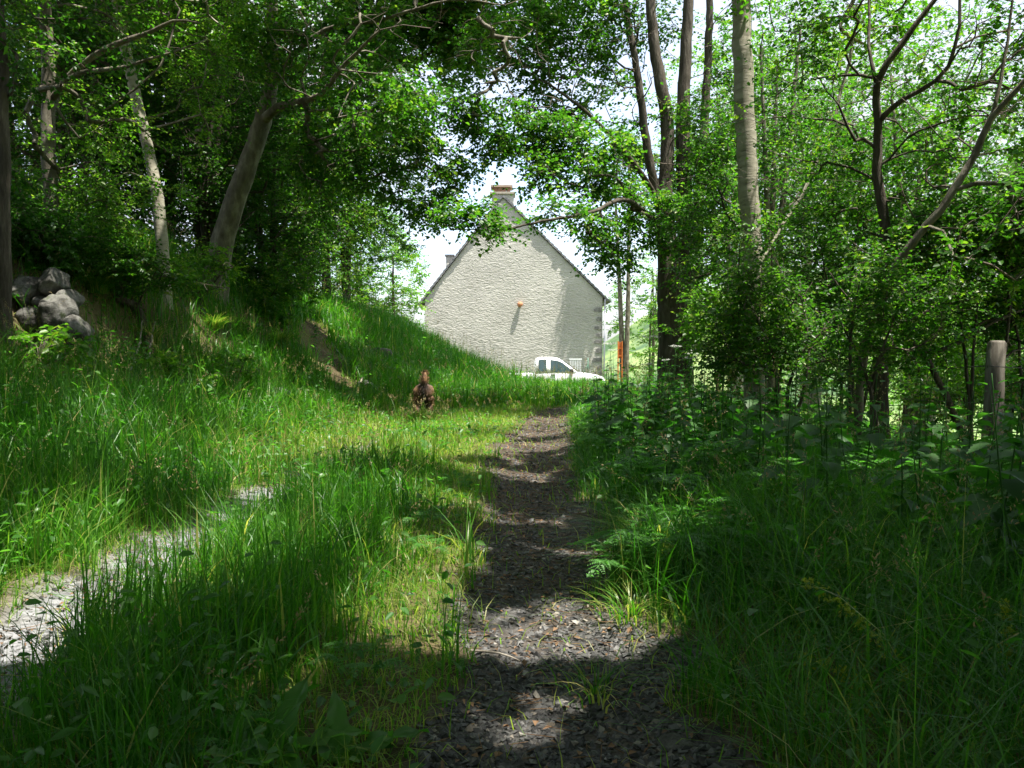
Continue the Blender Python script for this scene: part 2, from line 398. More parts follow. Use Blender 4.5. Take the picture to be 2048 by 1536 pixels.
# ------------------------------------------------------------------ where the sun reaches the ground: gaps in the crowns along the sun's ray
S_ = A(SUN)
GAPS = []
def gap(px, py, r, d=None, zlift=0.0):
    p = gp(px, py) if d is None else at(px, py, d)
    GAPS.append((p + A([0, 0, zlift]), r * (1.25 if d is None and p[1] < 16 else 1.0)))
for g in [(150, 1190, .5), (250, 1150, .44), (60, 1240, .42), (330, 1110, .34), (400, 1070, .26), (460, 1040, .22), (590, 985, .2),
          (1130, 1265, .26), (1040, 1275, .26), (1270, 1260, .15), (1210, 1240, .12), (1060, 1430, .15), (1010, 1460, .12),
          (1080, 900, .30), (1030, 890, .3), (1110, 845, .5),
          (830, 1230, .26), (900, 1120, .3), (880, 1180, .2), (700, 1080, .45), (560, 1130, .30), (780, 1000, .5), (640, 1010, .36), (880, 1010, .3), (430, 1200, .2), (330, 1270, .18), (250, 1350, .14), (620, 1330, .14),
          (620, 860, .8), (700, 845, .9), (800, 850, .8), (900, 840, .9), (980, 830, .9), (1040, 800, 1.0), (540, 870, .6), (690, 920, .5), (820, 920, .5), (900, 900, .5),
          (480, 720, .4), (540, 740, .45), (420, 690, .3), (600, 610, .9), (640, 600, .9), (650, 740, .35), (560, 800, .4), (690, 765, .35), (330, 840, .35), (250, 900, .25), (400, 800, .3), (150, 860, .22), (480, 930, .3),
          (1130, 790, .9), (1160, 770, 1.0), (1240, 840, .4), (960, 880, .5), (850, 598, .7), (800, 600, .6), (900, 640, .5), (980, 695, .5), (900, 660, .3)]:
    gap(*g)
for g in [(100, 690, .35, 7.5), (60, 700, .3, 7.5), (250, 110, .7, 9.7), (350, 70, .6, 9.7), (170, 150, .5, 9.8), (130, 600, .22, 8.6), (1500, 330, .35, 9),
          (690, 130, .5, 12.4), (770, 190, .9, 12.2), (720, 260, .7, 12.2), (640, 230, .5, 12.2), (830, 250, .6, 12.6), (780, 330, .5, 13.2), (1650, 300, .5, 8.2), (1850, 250, .45, 7.8), (1960, 430, .5, 6.8), (1510, 480, .6, 9), (1600, 620, .5, 7.8), (1740, 520, .6, 7), (1440, 560, .8, 12.5), (1300, 420, .8, 15), (1220, 330, .9, 14.5), (1330, 200, .9, 15.5), (1420, 250, .8, 15.5), (1700, 130, .4, 8), (1900, 100, .4, 7.5), (420, 330, .6, 16), (130, 330, .35, 10.4), (250, 60, .5, 10.5), (370, 60, .5, 12), (600, 215, .3, 13.5), (300, 330, .25, 12), (320, 460, .2, 12),
          (1330, 880, .25, 6), (1640, 820, .15, 4.5), (1550, 1010, .2, 4.6), (1420, 860, .3, 6), (1500, 790, .3, 6.5), (1250, 900, .3, 7), (1850, 1000, .15, 4), (1996, 700, .18, 6.4), (1990, 850, .14, 6.4), (1720, 900, .18, 5), (1290, 1190, .16, 3.6), (1480, 1180, .12, 3.4), (620, 440, .7, 18), (740, 380, .8, 18), (680, 520, .8, 20)]:
    gap(*g)
for k in range(96):      # small random flecks of sun
    y_ = U(2.6, 15); r_ = U(-.6, .6) if k < 40 else (U(-1.6, -.4) if k < 56 else (U(-5, -2.1) if k < 78 else U(.6, 2.6)))
    x_ = rt(y_) + r_; GAPS.append((A([x_, y_, H1(x_, y_) + (.25 if abs(r_) > .6 else 0)]), U(.05, .2) * (1 + y_ / 22) * (1.1 if k < 40 else .9)))
DOG_C = at(847, 785, 13.2)
for k in range(34): y_ = U(2.6, 9); x_ = rt(y_) + U(-.45, .45); GAPS.append((A([x_, y_, H1(x_, y_)]), U(.06, .13)))
for g in [(1310, 985, 3.9, .22), (1335, 1045, 3.8, .22), (1255, 1095, 3.7, .2), (1420, 1010, 4.4, .16)]: GAPS.append((at(*g[:3]), g[3]))
GC = A([g[0] for g in GAPS]); GR = A([g[1] for g in GAPS])
def in_gap(P, grow=1.0):
    """True where a leaf at P would stand between the sun and one of the sunlit places"""
    out = np.zeros(len(P), bool)
    spared = (P[:, 1] > 11.4) & (P[:, 1] < 14.6) & (P[:, 2] > 2.3) & (P[:, 2] < 5.2) & (np.abs(P[:, 0] - .2) < 2.2)   # sprays that hang in front of the gable
    for c, r in zip(GC, GR):
        d = P - c; t = d @ S_; q = d - t[:, None] * S_
        rr = np.sqrt((q ** 2).sum(1)); m = (t > .35) & (rr < r * grow * 1.55)
        if m.any():
            qs_ = q[m]; f_ = 1.1 / max(r, .12); out[m] |= rr[m] < r * grow * (.25 + 1.55 * vnoise(qs_[:, 0] * f_ + c[0] * 9, (qs_[:, 1] - qs_[:, 2] * .2) * f_ + c[1] * 9, 3))
    d = P - DOG_C; t = d @ S_; q = d - t[:, None] * S_
    return (out & ~spared) | ((t > .9) & (np.sqrt((q ** 2).sum(1)) < .42 * grow))

# ------------------------------------------------------------------ trees
def grow(stems, attr, skip=.25, step=.32):
    """connect every point of attr to the nearest limb; returns chains [(points, node ids)], radii by the number of twigs carried"""
    nodes = []; par = []; cnt0 = []; srad = []; nd = []
    for P, R, lo in stems:
        T = norm(np.gradient(P, axis=0))
        k0 = int(len(P) * lo)
        for i in range(k0, len(P)):
            nodes.append(P[i]); par.append(-1); srad.append(R[i]); nd.append(T[i])
    NP = np.zeros((len(nodes) + len(attr) * 30 + 10, 3)); NP[:len(nodes)] = nodes; cnt = len(nodes)
    par = par + [-1] * (len(NP) - cnt); nd = nd + [A([0, 0, 1.])] * (len(NP) - cnt)
    ns = cnt; chains = []
    d0 = np.min(np.linalg.norm(attr[:, None] - NP[None, :ns:2], axis=2), axis=1)
    plen = np.zeros(len(NP))
    for a in attr[np.argsort(d0)]:
        v = NP[:cnt] - a; d = np.sqrt((v ** 2).sum(1)) + .6 * np.maximum(v[:, 2] + .1, 0) + .12 * plen[:cnt]
        j = int(np.argmin(d)); p0 = NP[j].copy(); L = np.linalg.norm(a - p0)
        if L < .08: continue
        k = max(2, min(28, int(L / step)))
        c = p0 + norm(nd[j] * .6 + A([0, 0, .22]) + (a - p0) / L * 1.5) * L * .42
        t = np.linspace(0, 1, k + 1)[1:, None]
        P = p0 * (1 - t) ** 2 + 2 * c * t * (1 - t) + a * t * t
        P[:-1] += rng.normal(size=(k - 1, 3)) * .014 * min(1.3, L)
        ids = [j]; prev = j
        T = norm(np.diff(np.vstack([p0, P]), axis=0))
        for q in range(k):
            NP[cnt] = P[q]; par[cnt] = prev; nd[cnt] = T[q]; plen[cnt] = plen[prev] + L / k; prev = cnt; ids.append(cnt); cnt += 1
        chains.append(ids)
    w = np.zeros(cnt)
    for ids in chains: w[ids[-1]] += 1
    for i in range(cnt - 1, ns - 1, -1):
        if par[i] >= 0: w[par[i]] += w[i]
    return NP[:cnt], chains, w, A(srad + [9.] * (cnt - ns)), ns

def crown_points(crowns, sep=1.0):
    out = []
    for (c, r, n) in crowns:
        c = A(c); r = A(r); k = int(n * 1.9) + 4
        P = sphere_dirs(k) * (U(0, 1, k) ** .42)[:, None] * r + c
        f = fbm(P[:, 0] * .8 + P[:, 2] * .5, P[:, 1] * .8 + P[:, 2] * .7, int(U(0, 50)), 2)
        out.append(P[np.argsort(-f)[:n]])
    return np.vstack(out)

def make_tree(name, label, cat, stems, crowns, bark, leafm, group=None, leaf=(.055, .042), nsub=4, nleaf=9, sub_len=(.25, .55), tip=.004, simple=False,
              origin=None, gaps=True, keep=None, sides=12, rough=.09, droop=.25, extra_attr=None):
    """stems: [(points, radii, fraction from which limbs may start)] in world space"""
    dense = []
    for P, R, lo in stems:
        Pd, Rd = spline(P, R, .15)
        Pd[1:-1] += (rng.normal(size=(len(Pd) - 2, 3)) * .006)
        dense.append((Pd, Rd, lo))
    o = A(origin) if origin is not None else dense[0][0][0]
    root = empty(name, tuple(o), label, cat, group)
    attr = crown_points(crowns)
    if gaps and attr[:, 2].min() < 6 and name != 'roof': attr = attr[~(in_gap(attr, .6) & (attr[:, 2] < 1.2 + .46 * attr[:, 1]) & (attr[:, 1] > 3))]
    NP, chains, w, srad, ns = grow(dense, attr)
    tb = MB()
    for P, R, lo in dense:
        tube(tb, P - o, R, sides if R[0] > .05 else 7, rough)
    cb = MB(); lb = MB()
    tips = []; dirs = []; mid = []; mdir = []
    for ids in chains:
        P = NP[ids]; r = tip * np.maximum(w[ids], 1) ** .47
        r[0] = min(r[1] * 1.15 if len(r) > 1 else r[0], srad[ids[0]] * .8)
        r = np.maximum(np.minimum.accumulate(r), tip * .7)
        tube(tb if r[0] > .012 else cb, P - o, r, 6 if r[0] > .02 else (4 if r[0] > .009 else 3), 0, cap=False)
        tips.append(P[-1]); dirs.append(P[-1] - P[-2])
        for q in range(max(1, len(P) // 2), len(P) - 1): mid.append(P[q]); mdir.append(P[q + 1] - P[q])
    tips = A(tips); dirs = norm(A(dirs))
    if len(mid):
        sel = rng.random(len(mid)) < .55
        tips = np.vstack([tips, A(mid)[sel]]); dirs = np.vstack([dirs, norm(A(mdir))[sel]])
    # little side twigs with leaves along them
    K = len(tips); n2 = K * nsub
    T0 = np.repeat(tips, nsub, 0); Dd = norm(np.repeat(dirs, nsub, 0) * .55 + sphere_dirs(n2) * A([1, 1, .6]) * .9 + A([0, 0, -.06]))
    Ls = U(sub_len[0], sub_len[1], n2); T1 = T0 + Dd * Ls[:, None]
    nl = n2 * nleaf
    t = np.tile(np.linspace(.18, 1.0, nleaf), n2) + U(-.05, .05, nl)
    P = np.repeat(T0, nleaf, 0) + np.repeat(Dd, nleaf, 0) * (np.repeat(Ls, nleaf) * t)[:, None]
    Dm = np.repeat(Dd, nleaf, 0); rd = sphere_dirs(nl)
    side = norm(np.cross(Dm, A([0, 0, 1.]) + rd * .3)) * np.tile(A([1, -1]), nl // 2 + 1)[:nl, None]
    LD = norm(Dm * .45 + side * .9 + rd * .35 + A([0, 0, -droop])); LN = norm(A([0, 0, 1.]) + sphere_dirs(nl) * .75)
    sz = U(.65, 1.2, nl)
    keepm = np.ones(nl, bool)
    if gaps:
        keepm = ~in_gap(P)
        tw = ~in_gap(T1)
        thin_twigs(cb, T0[tw] - o, T1[tw] - o, tip * .55, tip * .3)
    else:
        thin_twigs(cb, T0 - o, T1 - o, tip * .55, tip * .3)
    cl = np.repeat(np.repeat(U(-.32, .32, K), nsub), nleaf)
    R = np.clip(U(.1, .9, nl) + cl, 0, 1)
    leaves(lb, (P - o)[keepm], LD[keepm], LN[keepm], (leaf[0] * sz)[keepm], (leaf[1] * sz)[keepm], R[keepm], fold=.18, droop=.18, simple=simple)
    tr = tb.build('trunk', bark, root)
    cr = lb.build('crown', leafm, root)
    if cb.n: cb.build('twigs', M['twig'], tr)
    return root

def E(px, py, d, rx, rd, rz, n): return (at(px, py, d), (rx, rd, rz), n)
def stem(pts, r, lo=.3, base=None):
    """pts: [(px, py, depth)] from base to top; r: radii in metres"""
    P = [at(*p) for p in pts]
    if base: P[0][2] = H1(P[0][0], P[0][1]) - .25
    return (A(P), A(np.interp(np.linspace(0, 1, len(P)), np.linspace(0, 1, len(r)), r)), lo)

# --- left side, on the bank
make_tree('tree', 'dark trunked tree at the very edge beside the boulder wall', 'tree',
          [stem([(2, 640, 8.2), (6, 480, 8.2), (4, 200, 8.2), (-4, -60, 8.3), (-20, -500, 8.4), (-20, -900, 8.5)], [.10, .075, .065, .05, .04, .02], .45, True)],
          [E(60, 60, 8.6, 1.3, 1.2, .9, 26), E(120, -420, 7.8, 3.0, 3.0, 1.3, 170), E(20, 380, 9.0, .7, .7, .8, 22)], M['bark_dark'], M['leaf_dark'], leaf=(.06, .045))
make_tree('tree', 'rough barked tree with two pale bare branches above the boulder wall', 'tree',
          [stem([(102, 600, 10), (103, 420, 10), (97, 250, 10), (95, 100, 10), (88, -60, 10), (80, -500, 10.2), (90, -900, 10.2)], [.13, .085, .08, .075, .07, .05, .02], .25, True),
           stem([(100, 205, 10), (150, 140, 9.8), (230, 88, 9.6), (300, 62, 9.6), (345, 42, 9.6), (400, 46, 9.7)], [.035, .036, .034, .026, .016, .008], .5),
           stem([(112, 170, 10), (160, 146, 9.7), (220, 138, 9.5), (290, 122, 9.5), (350, 103, 9.5), (415, 78, 9.6)], [.028, .028, .024, .018, .012, .006], .6),
           stem([(170, 240, 9.8), (250, 195, 9.7), (320, 130, 9.7), (360, 20, 9.8)], [.01, .014, .013, .01], .5)],
          [E(170, 330, 10.6, 1.4, 1.2, 1.0, 60), E(120, -300, 10, 2.6, 2.6, 1.6, 180), E(60, 260, 10.6, 1.0, 1.0, 1.2, 40), E(330, 20, 10.8, 1.4, 1.0, .45, 36), E(390, 250, 11, .5, .5, .7, 22), E(190, 400, 10, .7, .7, .6, 40), E(440, 120, 11.4, .5, .6, .7, 24), E(60, 120, 9.6, .6, .6, .9, 26)],
          M['bark_grey'], M['leaf_light'], leaf=(.05, .038))
make_tree('tree', 'slender pale smooth trunk leaning over the grassy bank', 'tree',
          [stem([(332, 500, 12), (318, 420, 12), (298, 310, 12), (270, 190, 12), (245, 70, 12), (228, -40, 12), (200, -300, 12), (190, -700, 12)], [.10, .085, .082, .08, .075, .07, .05, .02], .5, True)],
          [E(330, -60, 12, 2.2, 2.0, .8, 70), E(250, -450, 12, 3.0, 3.0, 2.0, 180), E(420, 60, 12.5, 1.4, 1.2, .8, 50)], M['bark_pale'], M['leaf_light'], leaf=(.055, .042))
make_tree('tree', 'thick leaning trunk that forks above the bank path', 'tree',
          [stem([(425, 590, 14), (440, 500, 14), (470, 400, 14), (505, 300, 14), (528, 225, 14), (545, 150, 14), (545, 40, 14), (540, -150, 14), (560, -600, 14)],
                [.27, .20, .175, .16, .15, .11, .10, .085, .03], .5, True),
           stem([(520, 245, 14), (555, 215, 13.7), (600, 203, 13.2), (640, 190, 12.8), (690, 130, 12.4), (760, 60, 12)], [.10, .075, .055, .045, .034, .016], .25),
           stem([(535, 190, 14), (570, 130, 13.8), (650, 60, 13.4), (760, 40, 13), (900, 0, 12.6), (1010, 10, 12.4)], [.07, .05, .036, .028, .02, .01], .25)],
          [E(720, 20, 12.9, 1.0, .8, .4, 44), E(640, 150, 12.6, 1.5, 1.3, 1.1, 100), E(760, 200, 12.2, 1.0, 1.0, .85, 70), E(760, 60, 12.6, 1.6, 1.4, .7, 60), E(930, 60, 12.6, 1.5, 1.2, .6, 70), E(600, 60, 13, .9, 1.0, .8, 56), E(620, 340, 13.2, .5, .6, .7, 34), E(440, 60, 14.4, .8, .8, .9, 40),
           E(1000, 10, 12.2, 1.3, 1.2, .5, 60), E(860, 170, 12.6, .8, .8, .7, 46), E(930, 120, 12.8, .8, .8, .5, 34), E(780, 330, 13.2, .6, .7, .6, 32), E(850, 290, 13, .35, .5, .5, 22), E(950, 235, 13, .6, .6, .35, 36), E(1020, 290, 13.4, .5, .5, .28, 24), E(880, 370, 13, .28, .4, .3, 14), E(930, 320, 13.2, .3, .4, .2, 10), E(1010, 180, 13.2, .6, .6, .4, 34), E(840, 430, 13.6, .25, .4, .3, 14), E(690, 300, 13.4, .8, .8, .8, 60), E(640, -400, 13.5, 3.6, 3.4, 2.2, 210), E(950, -350, 12.5, 3.0, 3.0, 1.4, 90)], M['bark_grey'], M['leaf'], leaf=(.075, .055), nleaf=8)
# hazel-like bushes and darker trees behind
def far_tree(name, label, px, py, d, hgt, spread, n, mat, leafsz, bark='bark_dark', group=None, nst=3, low=.25, crowns=None, tip=.006, nsub=4, nleaf=9, simple=True, sub=(.35, .8), dz=0., r0=None):
    b = at(px, py, d); b = A([b[0], b[1], H1(b[0], b[1]) - .1 + dz])
    sts = []
    for k in range(nst):
        a = U(0, 6.28); q = U(.1, .35) * spread * (0 if nst == 1 else 1); r = r0 or (.035 + .014 * hgt / max(1, nst ** .5))
        top = b + A([math.cos(a) * q, math.sin(a) * q, hgt * U(.75, .95)])
        m1 = b + (top - b) * .4 + A([U(-.2, .2), U(-.2, .2), 0]) * spread * .25
        sts.append((A([b + A([math.cos(a), math.sin(a), 0]) * .12 * nst / 3, m1, top]), A([r, r * .75, r * .2]), .15))
    if crowns is None:
        crowns = [(b + A([U(-.15, .15) * spread, 0, hgt * (low + (1 - low) * .5)]), (spread, spread * .9, hgt * (1 - low) * .55), n)]
    return make_tree(name, label, 'tree', sts, crowns, M[bark], M[mat], group, leaf=leafsz, tip=tip, nsub=nsub, nleaf=nleaf, simple=simple, sub_len=sub, sides=8)
far_tree('hazel_bush', 'multi-stemmed bush by the top end of the earth path', 600, 560, 22, 4.8, 2.0, 190, 'leaf_light', (.085, .065), nst=6, low=.12)
far_tree('hazel_bush', 'dark bush between the thick leaning trunk and the earth path', 540, 540, 17.5, 4.4, 1.7, 230, 'leaf', (.075, .055), nst=5, low=.0)
far_tree('tree', 'shaded tree with hanging branches over the grassy mound', 690, 600, 25, 7.6, 2.6, 330, 'leaf', (.10, .075), nst=3, low=.22)
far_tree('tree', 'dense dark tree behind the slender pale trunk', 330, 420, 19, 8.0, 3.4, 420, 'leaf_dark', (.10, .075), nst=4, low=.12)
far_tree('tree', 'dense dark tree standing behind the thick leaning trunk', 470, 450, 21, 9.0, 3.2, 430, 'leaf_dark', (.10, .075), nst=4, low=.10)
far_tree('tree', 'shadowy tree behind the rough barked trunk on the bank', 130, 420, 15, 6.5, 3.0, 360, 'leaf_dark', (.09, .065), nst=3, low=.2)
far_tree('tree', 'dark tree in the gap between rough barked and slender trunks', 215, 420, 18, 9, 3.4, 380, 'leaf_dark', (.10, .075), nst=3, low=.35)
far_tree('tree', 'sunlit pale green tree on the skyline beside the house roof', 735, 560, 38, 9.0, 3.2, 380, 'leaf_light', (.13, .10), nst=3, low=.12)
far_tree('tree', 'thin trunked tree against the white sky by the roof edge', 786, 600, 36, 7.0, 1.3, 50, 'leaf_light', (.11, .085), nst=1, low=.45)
far_tree('tree', 'high spreading tree added on the mound to shade mound and lane', 655, 600, 25, 11, 3, 0, 'leaf', (.16, .12), nst=1, r0=.16, crowns=[E(830, 70, 25, 3.0, 2.6, 1.5, 170), E(960, 10, 24, 2.6, 2.6, 1.2, 110), E(700, 60, 25, 2.6, 2.6, 1.8, 120), E(640, 260, 25, 2.0, 2.2, 1.5, 110), E(880, -160, 24, 3.4, 3.0, 1.2, 150), E(1020, -160, 23.5, 3.6, 3.0, 1.2, 190), (A([.3, 19.8, 13.2]), (3.0, 2.6, 1.1), 170), (A([2.6, 24.6, 13.6]), (2.6, 2.6, 1.1), 110)])  # added tree; its high crowns, partly out of view, shade the mound
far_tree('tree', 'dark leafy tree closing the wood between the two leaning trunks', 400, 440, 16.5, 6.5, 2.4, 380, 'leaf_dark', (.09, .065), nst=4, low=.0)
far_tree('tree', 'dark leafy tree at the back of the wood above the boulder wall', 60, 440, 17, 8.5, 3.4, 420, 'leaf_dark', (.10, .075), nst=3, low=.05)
far_tree('tree', 'shaded leafy tree at the head of the earth path', 560, 560, 26, 9, 3.0, 380, 'leaf', (.11, .085), nst=4, low=.05)
far_tree('tree', 'tall tree filling the sky gap above the earth path', 610, 430, 28, 12.5, 3.8, 420, 'leaf', (.12, .09), nst=3, low=.25)

# --- right side
make_tree('tree', 'big dark trunk splitting into several upright stems by the lane', 'tree',
          [stem([(1352, 760, 16), (1350, 690, 16), (1345, 600, 16), (1338, 520, 16), (1330, 400, 16), (1335, 250, 16), (1310, 100, 16), (1298, -60, 16), (1290, -500, 16)], [.40, .33, .30, .22, .15, .13, .11, .09, .02], .4, True),
           stem([(1360, 640, 16), (1372, 540, 16.1), (1370, 400, 16.2), (1366, 250, 16.2), (1372, 100, 16.2), (1380, -60, 16.2), (1390, -500, 16.2)], [.22, .2, .16, .14, .12, .10, .02], .3),
           stem([(1385, 700, 16.3), (1395, 560, 16.5), (1400, 380, 16.6), (1412, 200, 16.6), (1420, 0, 16.6), (1420, -300, 16.6)], [.14, .12, .10, .09, .07, .02], .3),
           stem([(1335, 480, 16), (1300, 330, 15.8), (1275, 150, 15.6), (1250, 0, 15.5), (1230, -200, 15.5)], [.10, .085, .07, .055, .02], .25),
           stem([(1335, 520, 16), (1300, 440, 15), (1250, 400, 13.8), (1180, 425, 13), (1100, 440, 12.6), (1010, 458, 12.4), (900, 460, 12.2)], [.07, .05, .04, .03, .022, .014, .006], .35),
           stem([(1330, 420, 16), (1270, 330, 15.3), (1200, 250, 14.8), (1130, 190, 14.5), (1050, 140, 14.3)], [.06, .05, .035, .025, .01], .3)],
          [E(1000, 448, 12.4, .95, .6, .16, 64), E(1110, 425, 12.7, .45, .5, .18, 14), E(1180, 330, 14.2, .75, .9, .8, 58), E(1120, 200, 14.4, 1.0, 1.0, .8, 72), E(1230, 170, 15.2, 1.2, 1.2, 1.2, 80), E(1330, 60, 16, 1.8, 1.6, 1.0, 75),
           E(1270, 360, 15, .8, 1.0, .9, 60), E(1230, 500, 15, .55, .8, .5, 34), E(1430, 300, 16, 1.1, 1.2, 1.6, 60), E(1050, 90, 14.2, 1.1, 1.0, .6, 60), E(1140, 70, 14.6, .9, .9, .7, 64), E(1225, 60, 15.2, .9, .9, .9, 64), E(1180, -30, 15, 1.2, 1.0, .5, 50), E(1290, 40, 15.3, .6, .7, .9, 36), E(1350, 130, 15.3, .6, .7, 1.0, 40), E(1440, 90, 15.6, .7, .7, 1.0, 44), E(1340, 420, 14.6, .9, .8, .9, 70), E(1120, 300, 14, .5, .6, .6, 40), E(1080, 350, 13.6, .35, .5, .3, 20), E(1190, 440, 13.6, .3, .5, .4, 18), E(1080, 240, 14.2, .5, .6, .5, 26), E(1390, 180, 15, 1.2, 1.0, 1.0, 60), E(1300, -400, 16, 3.4, 3.2, 2.4, 120), E(1450, 560, 15.5, 1.0, 1.0, .9, 50)],
          M['bark_dark'], M['leaf'], leaf=(.075, .058), nleaf=8)
make_tree('tree', 'pale smooth upright trunk with sunlit flank among the shrubs', 'tree',
          [stem([(1512, 760, 9), (1508, 620, 9), (1498, 420, 9), (1490, 220, 9), (1484, 60, 9), (1482, -60, 9), (1478, -500, 9), (1478, -1000, 9)], [.125, .115, .112, .108, .103, .10, .08, .02], .55, True)],
          [E(1500, 640, 8.7, .45, .4, .5, 34), E(1560, -250, 9, 2.2, 2.2, .7, 60), E(1480, -750, 9, 2.8, 2.8, 1.4, 100), E(1650, 60, 9.4, .9, .8, .6, 22)], M['bark_pale'], M['leaf_light'], leaf=(.06, .05), sides=16, rough=.05)
make_tree('tree', 'thin dark trunk forking in a V behind the nettles', 'tree',
          [stem([(1768, 900, 8), (1762, 760, 8), (1760, 600, 8), (1772, 480, 8), (1752, 340, 8), (1756, 245, 8), (1753, 165, 7.9), (1800, 90, 7.8), (1858, 12, 7.7), (1900, -60, 7.6), (1950, -300, 7.4)], [.085, .068, .058, .052, .046, .038, .034, .030, .023, .018, .008], .4, True),
           stem([(1757, 243, 8), (1810, 196, 7.8), (1872, 160, 7.6), (1912, 95, 7.5), (1922, 0, 7.5), (1930, -120, 7.5)], [.032, .026, .022, .018, .014, .008], .2),
           stem([(1752, 165, 7.9), (1738, 90, 8), (1735, 0, 8.2), (1700, -150, 8.4)], [.022, .016, .012, .006], .2),
           stem([(1745, 155, 8), (1690, 148, 8.2), (1620, 160, 8.4)], [.018, .014, .006], .3)],
          [E(1800, 130, 7.8, 1.4, 1.1, .9, 84), E(1690, 330, 8.2, 1.0, .9, .9, 56), E(1850, 330, 7.8, 1.1, .9, .9, 64), E(1630, 120, 8.4, .9, .8, .8, 40), E(1900, -200, 7.6, 2.4, 2.4, .8, 90), E(1950, 60, 7.3, .9, .8, .5, 40)], M['bark_dark'], M['leaf'], leaf=(.05, .042))
make_tree('tree', 'grey trunk leaning outwards past the top of the fence post', 'tree',
          [stem([(1700, 900, 7.6), (1740, 640, 7.4), (1800, 520, 7.2), (1880, 420, 7), (1950, 310, 6.9), (1985, 235, 6.8), (2050, 165, 6.6), (2160, 20, 6.4), (2240, -300, 6.4)], [.045, .040, .038, .035, .031, .028, .024, .018, .008], .45, True),
           stem([(1985, 235, 6.8), (2010, 120, 6.8), (2030, -40, 6.8)], [.02, .014, .008], .3)],
          [E(1950, 260, 6.8, 1.0, .8, .8, 62), E(1990, 420, 6.8, .8, .7, .7, 44), E(2030, 90, 6.6, 1.1, 1.0, .7, 66), E(2150, -250, 6.4, 2.2, 2.2, .7, 90)], M['bark_grey'], M['leaf'], leaf=(.055, .047))
# understorey of the right-hand side
def shrub(label, base, stems_to, crowns, mat, leafsz, bark='bark_dark', r=.022, name='shrub', nleaf=9, nsub=4, extra=None, tip=.003, group=None):
    b = at(*base); b[2] = H1(b[0], b[1]) - .1
    sts = []
    for (px, py, d) in stems_to:
        e = at(px, py, d); mpt = b * .5 + e * .5 + A([U(-.15, .15), U(-.15, .15), U(.1, .3)])
        sts.append((A([b + A([U(-.1, .1), U(-.1, .1), 0]), mpt, e]), A([r, r * .7, r * .25]), .2))
    for s in extra or []: sts.append(s)
    return make_tree(name, label, 'shrub', sts, crowns, M[bark], M[mat], group, leaf=leafsz, nleaf=nleaf, nsub=nsub, tip=tip, sides=7, sub_len=(.15, .38))
shrub('dense dark shrub around the foot of the pale smooth trunk', (1520, 800, 9.4), [(1440, 560, 9.2), (1540, 450, 9.2), (1600, 540, 9.6), (1480, 480, 9)],
      [E(1510, 500, 9.2, 1.0, .8, .8, 70), E(1600, 430, 9.2, 1.0, .7, .7, 60), E(1560, 620, 9.4, 1.1, .7, .6, 66), E(1420, 430, 9.3, .6, .6, .9, 46), E(1390, 300, 9.2, .4, .4, .6, 22)], 'leaf', (.042, .030))
shrub('bramble thicket under the thin dark forked trunk', (1700, 860, 8.6), [(1640, 480, 8.6), (1720, 420, 8.6), (1780, 560, 8.4)],
      [E(1680, 470, 8.6, 1.0, .8, .8, 50), E(1690, 620, 8.8, 1.0, .8, .6, 44), E(1790, 500, 8.3, .8, .7, .8, 40)], 'leaf', (.045, .034))
shrub('straggly shrub with arching bare branches behind the fence post', (1935, 930, 7.6), [(1960, 560, 7.4), (2010, 480, 7.4), (1900, 520, 7.6)],
      [E(1930, 520, 7.6, .7, .5, .6, 55), E(1960, 650, 7.9, .6, .5, .5, 40), E(1860, 560, 7.7, .6, .6, .45, 50), E(2080, 560, 7.6, .6, .5, .7, 40), E(2040, 800, 7.8, .7, .5, .45, 40)], 'leaf', (.045, .034), extra=[
          stem([(1930, 880, 7.6), (1890, 790, 7.5), (1850, 708, 7.4), (1790, 650, 7.4), (1700, 600, 7.4), (1660, 545, 7.4)], [.035, .032, .026, .018, .012, .006], .6),
          stem([(1852, 706, 7.4), (1920, 685, 7.3), (1985, 645, 7.2), (2070, 610, 7.1)], [.022, .018, .014, .008], .5)])
shrub('airy young shrub between the big trunk and the pale trunk', (1440, 790, 12), [(1420, 560, 12), (1470, 600, 12), (1500, 640, 12)],
      [E(1440, 640, 12, .8, .7, .55, 70), E(1500, 690, 11.5, .6, .5, .4, 40)], 'leaf_light', (.055, .042))
shrub('light green sapling beyond the wire fence', (1800, 830, 10.5), [(1800, 560, 10.5), (1860, 620, 10.5)],
      [E(1830, 640, 10.5, 1.0, .7, .6, 70), E(1750, 700, 10.6, .7, .6, .4, 45), E(1930, 720, 10.4, .8, .6, .5, 50)], 'leaf_light', (.05, .04))
shrub('low bright green shrub leaning on the fence beyond the post', (1990, 900, 9.5), [(1990, 700, 9.5), (2060, 720, 9.5)],
      [E(2010, 780, 9.5, .8, .6, .5, 60), E(1900, 790, 9.4, .6, .5, .35, 36)], 'leaf_light', (.05, .04))
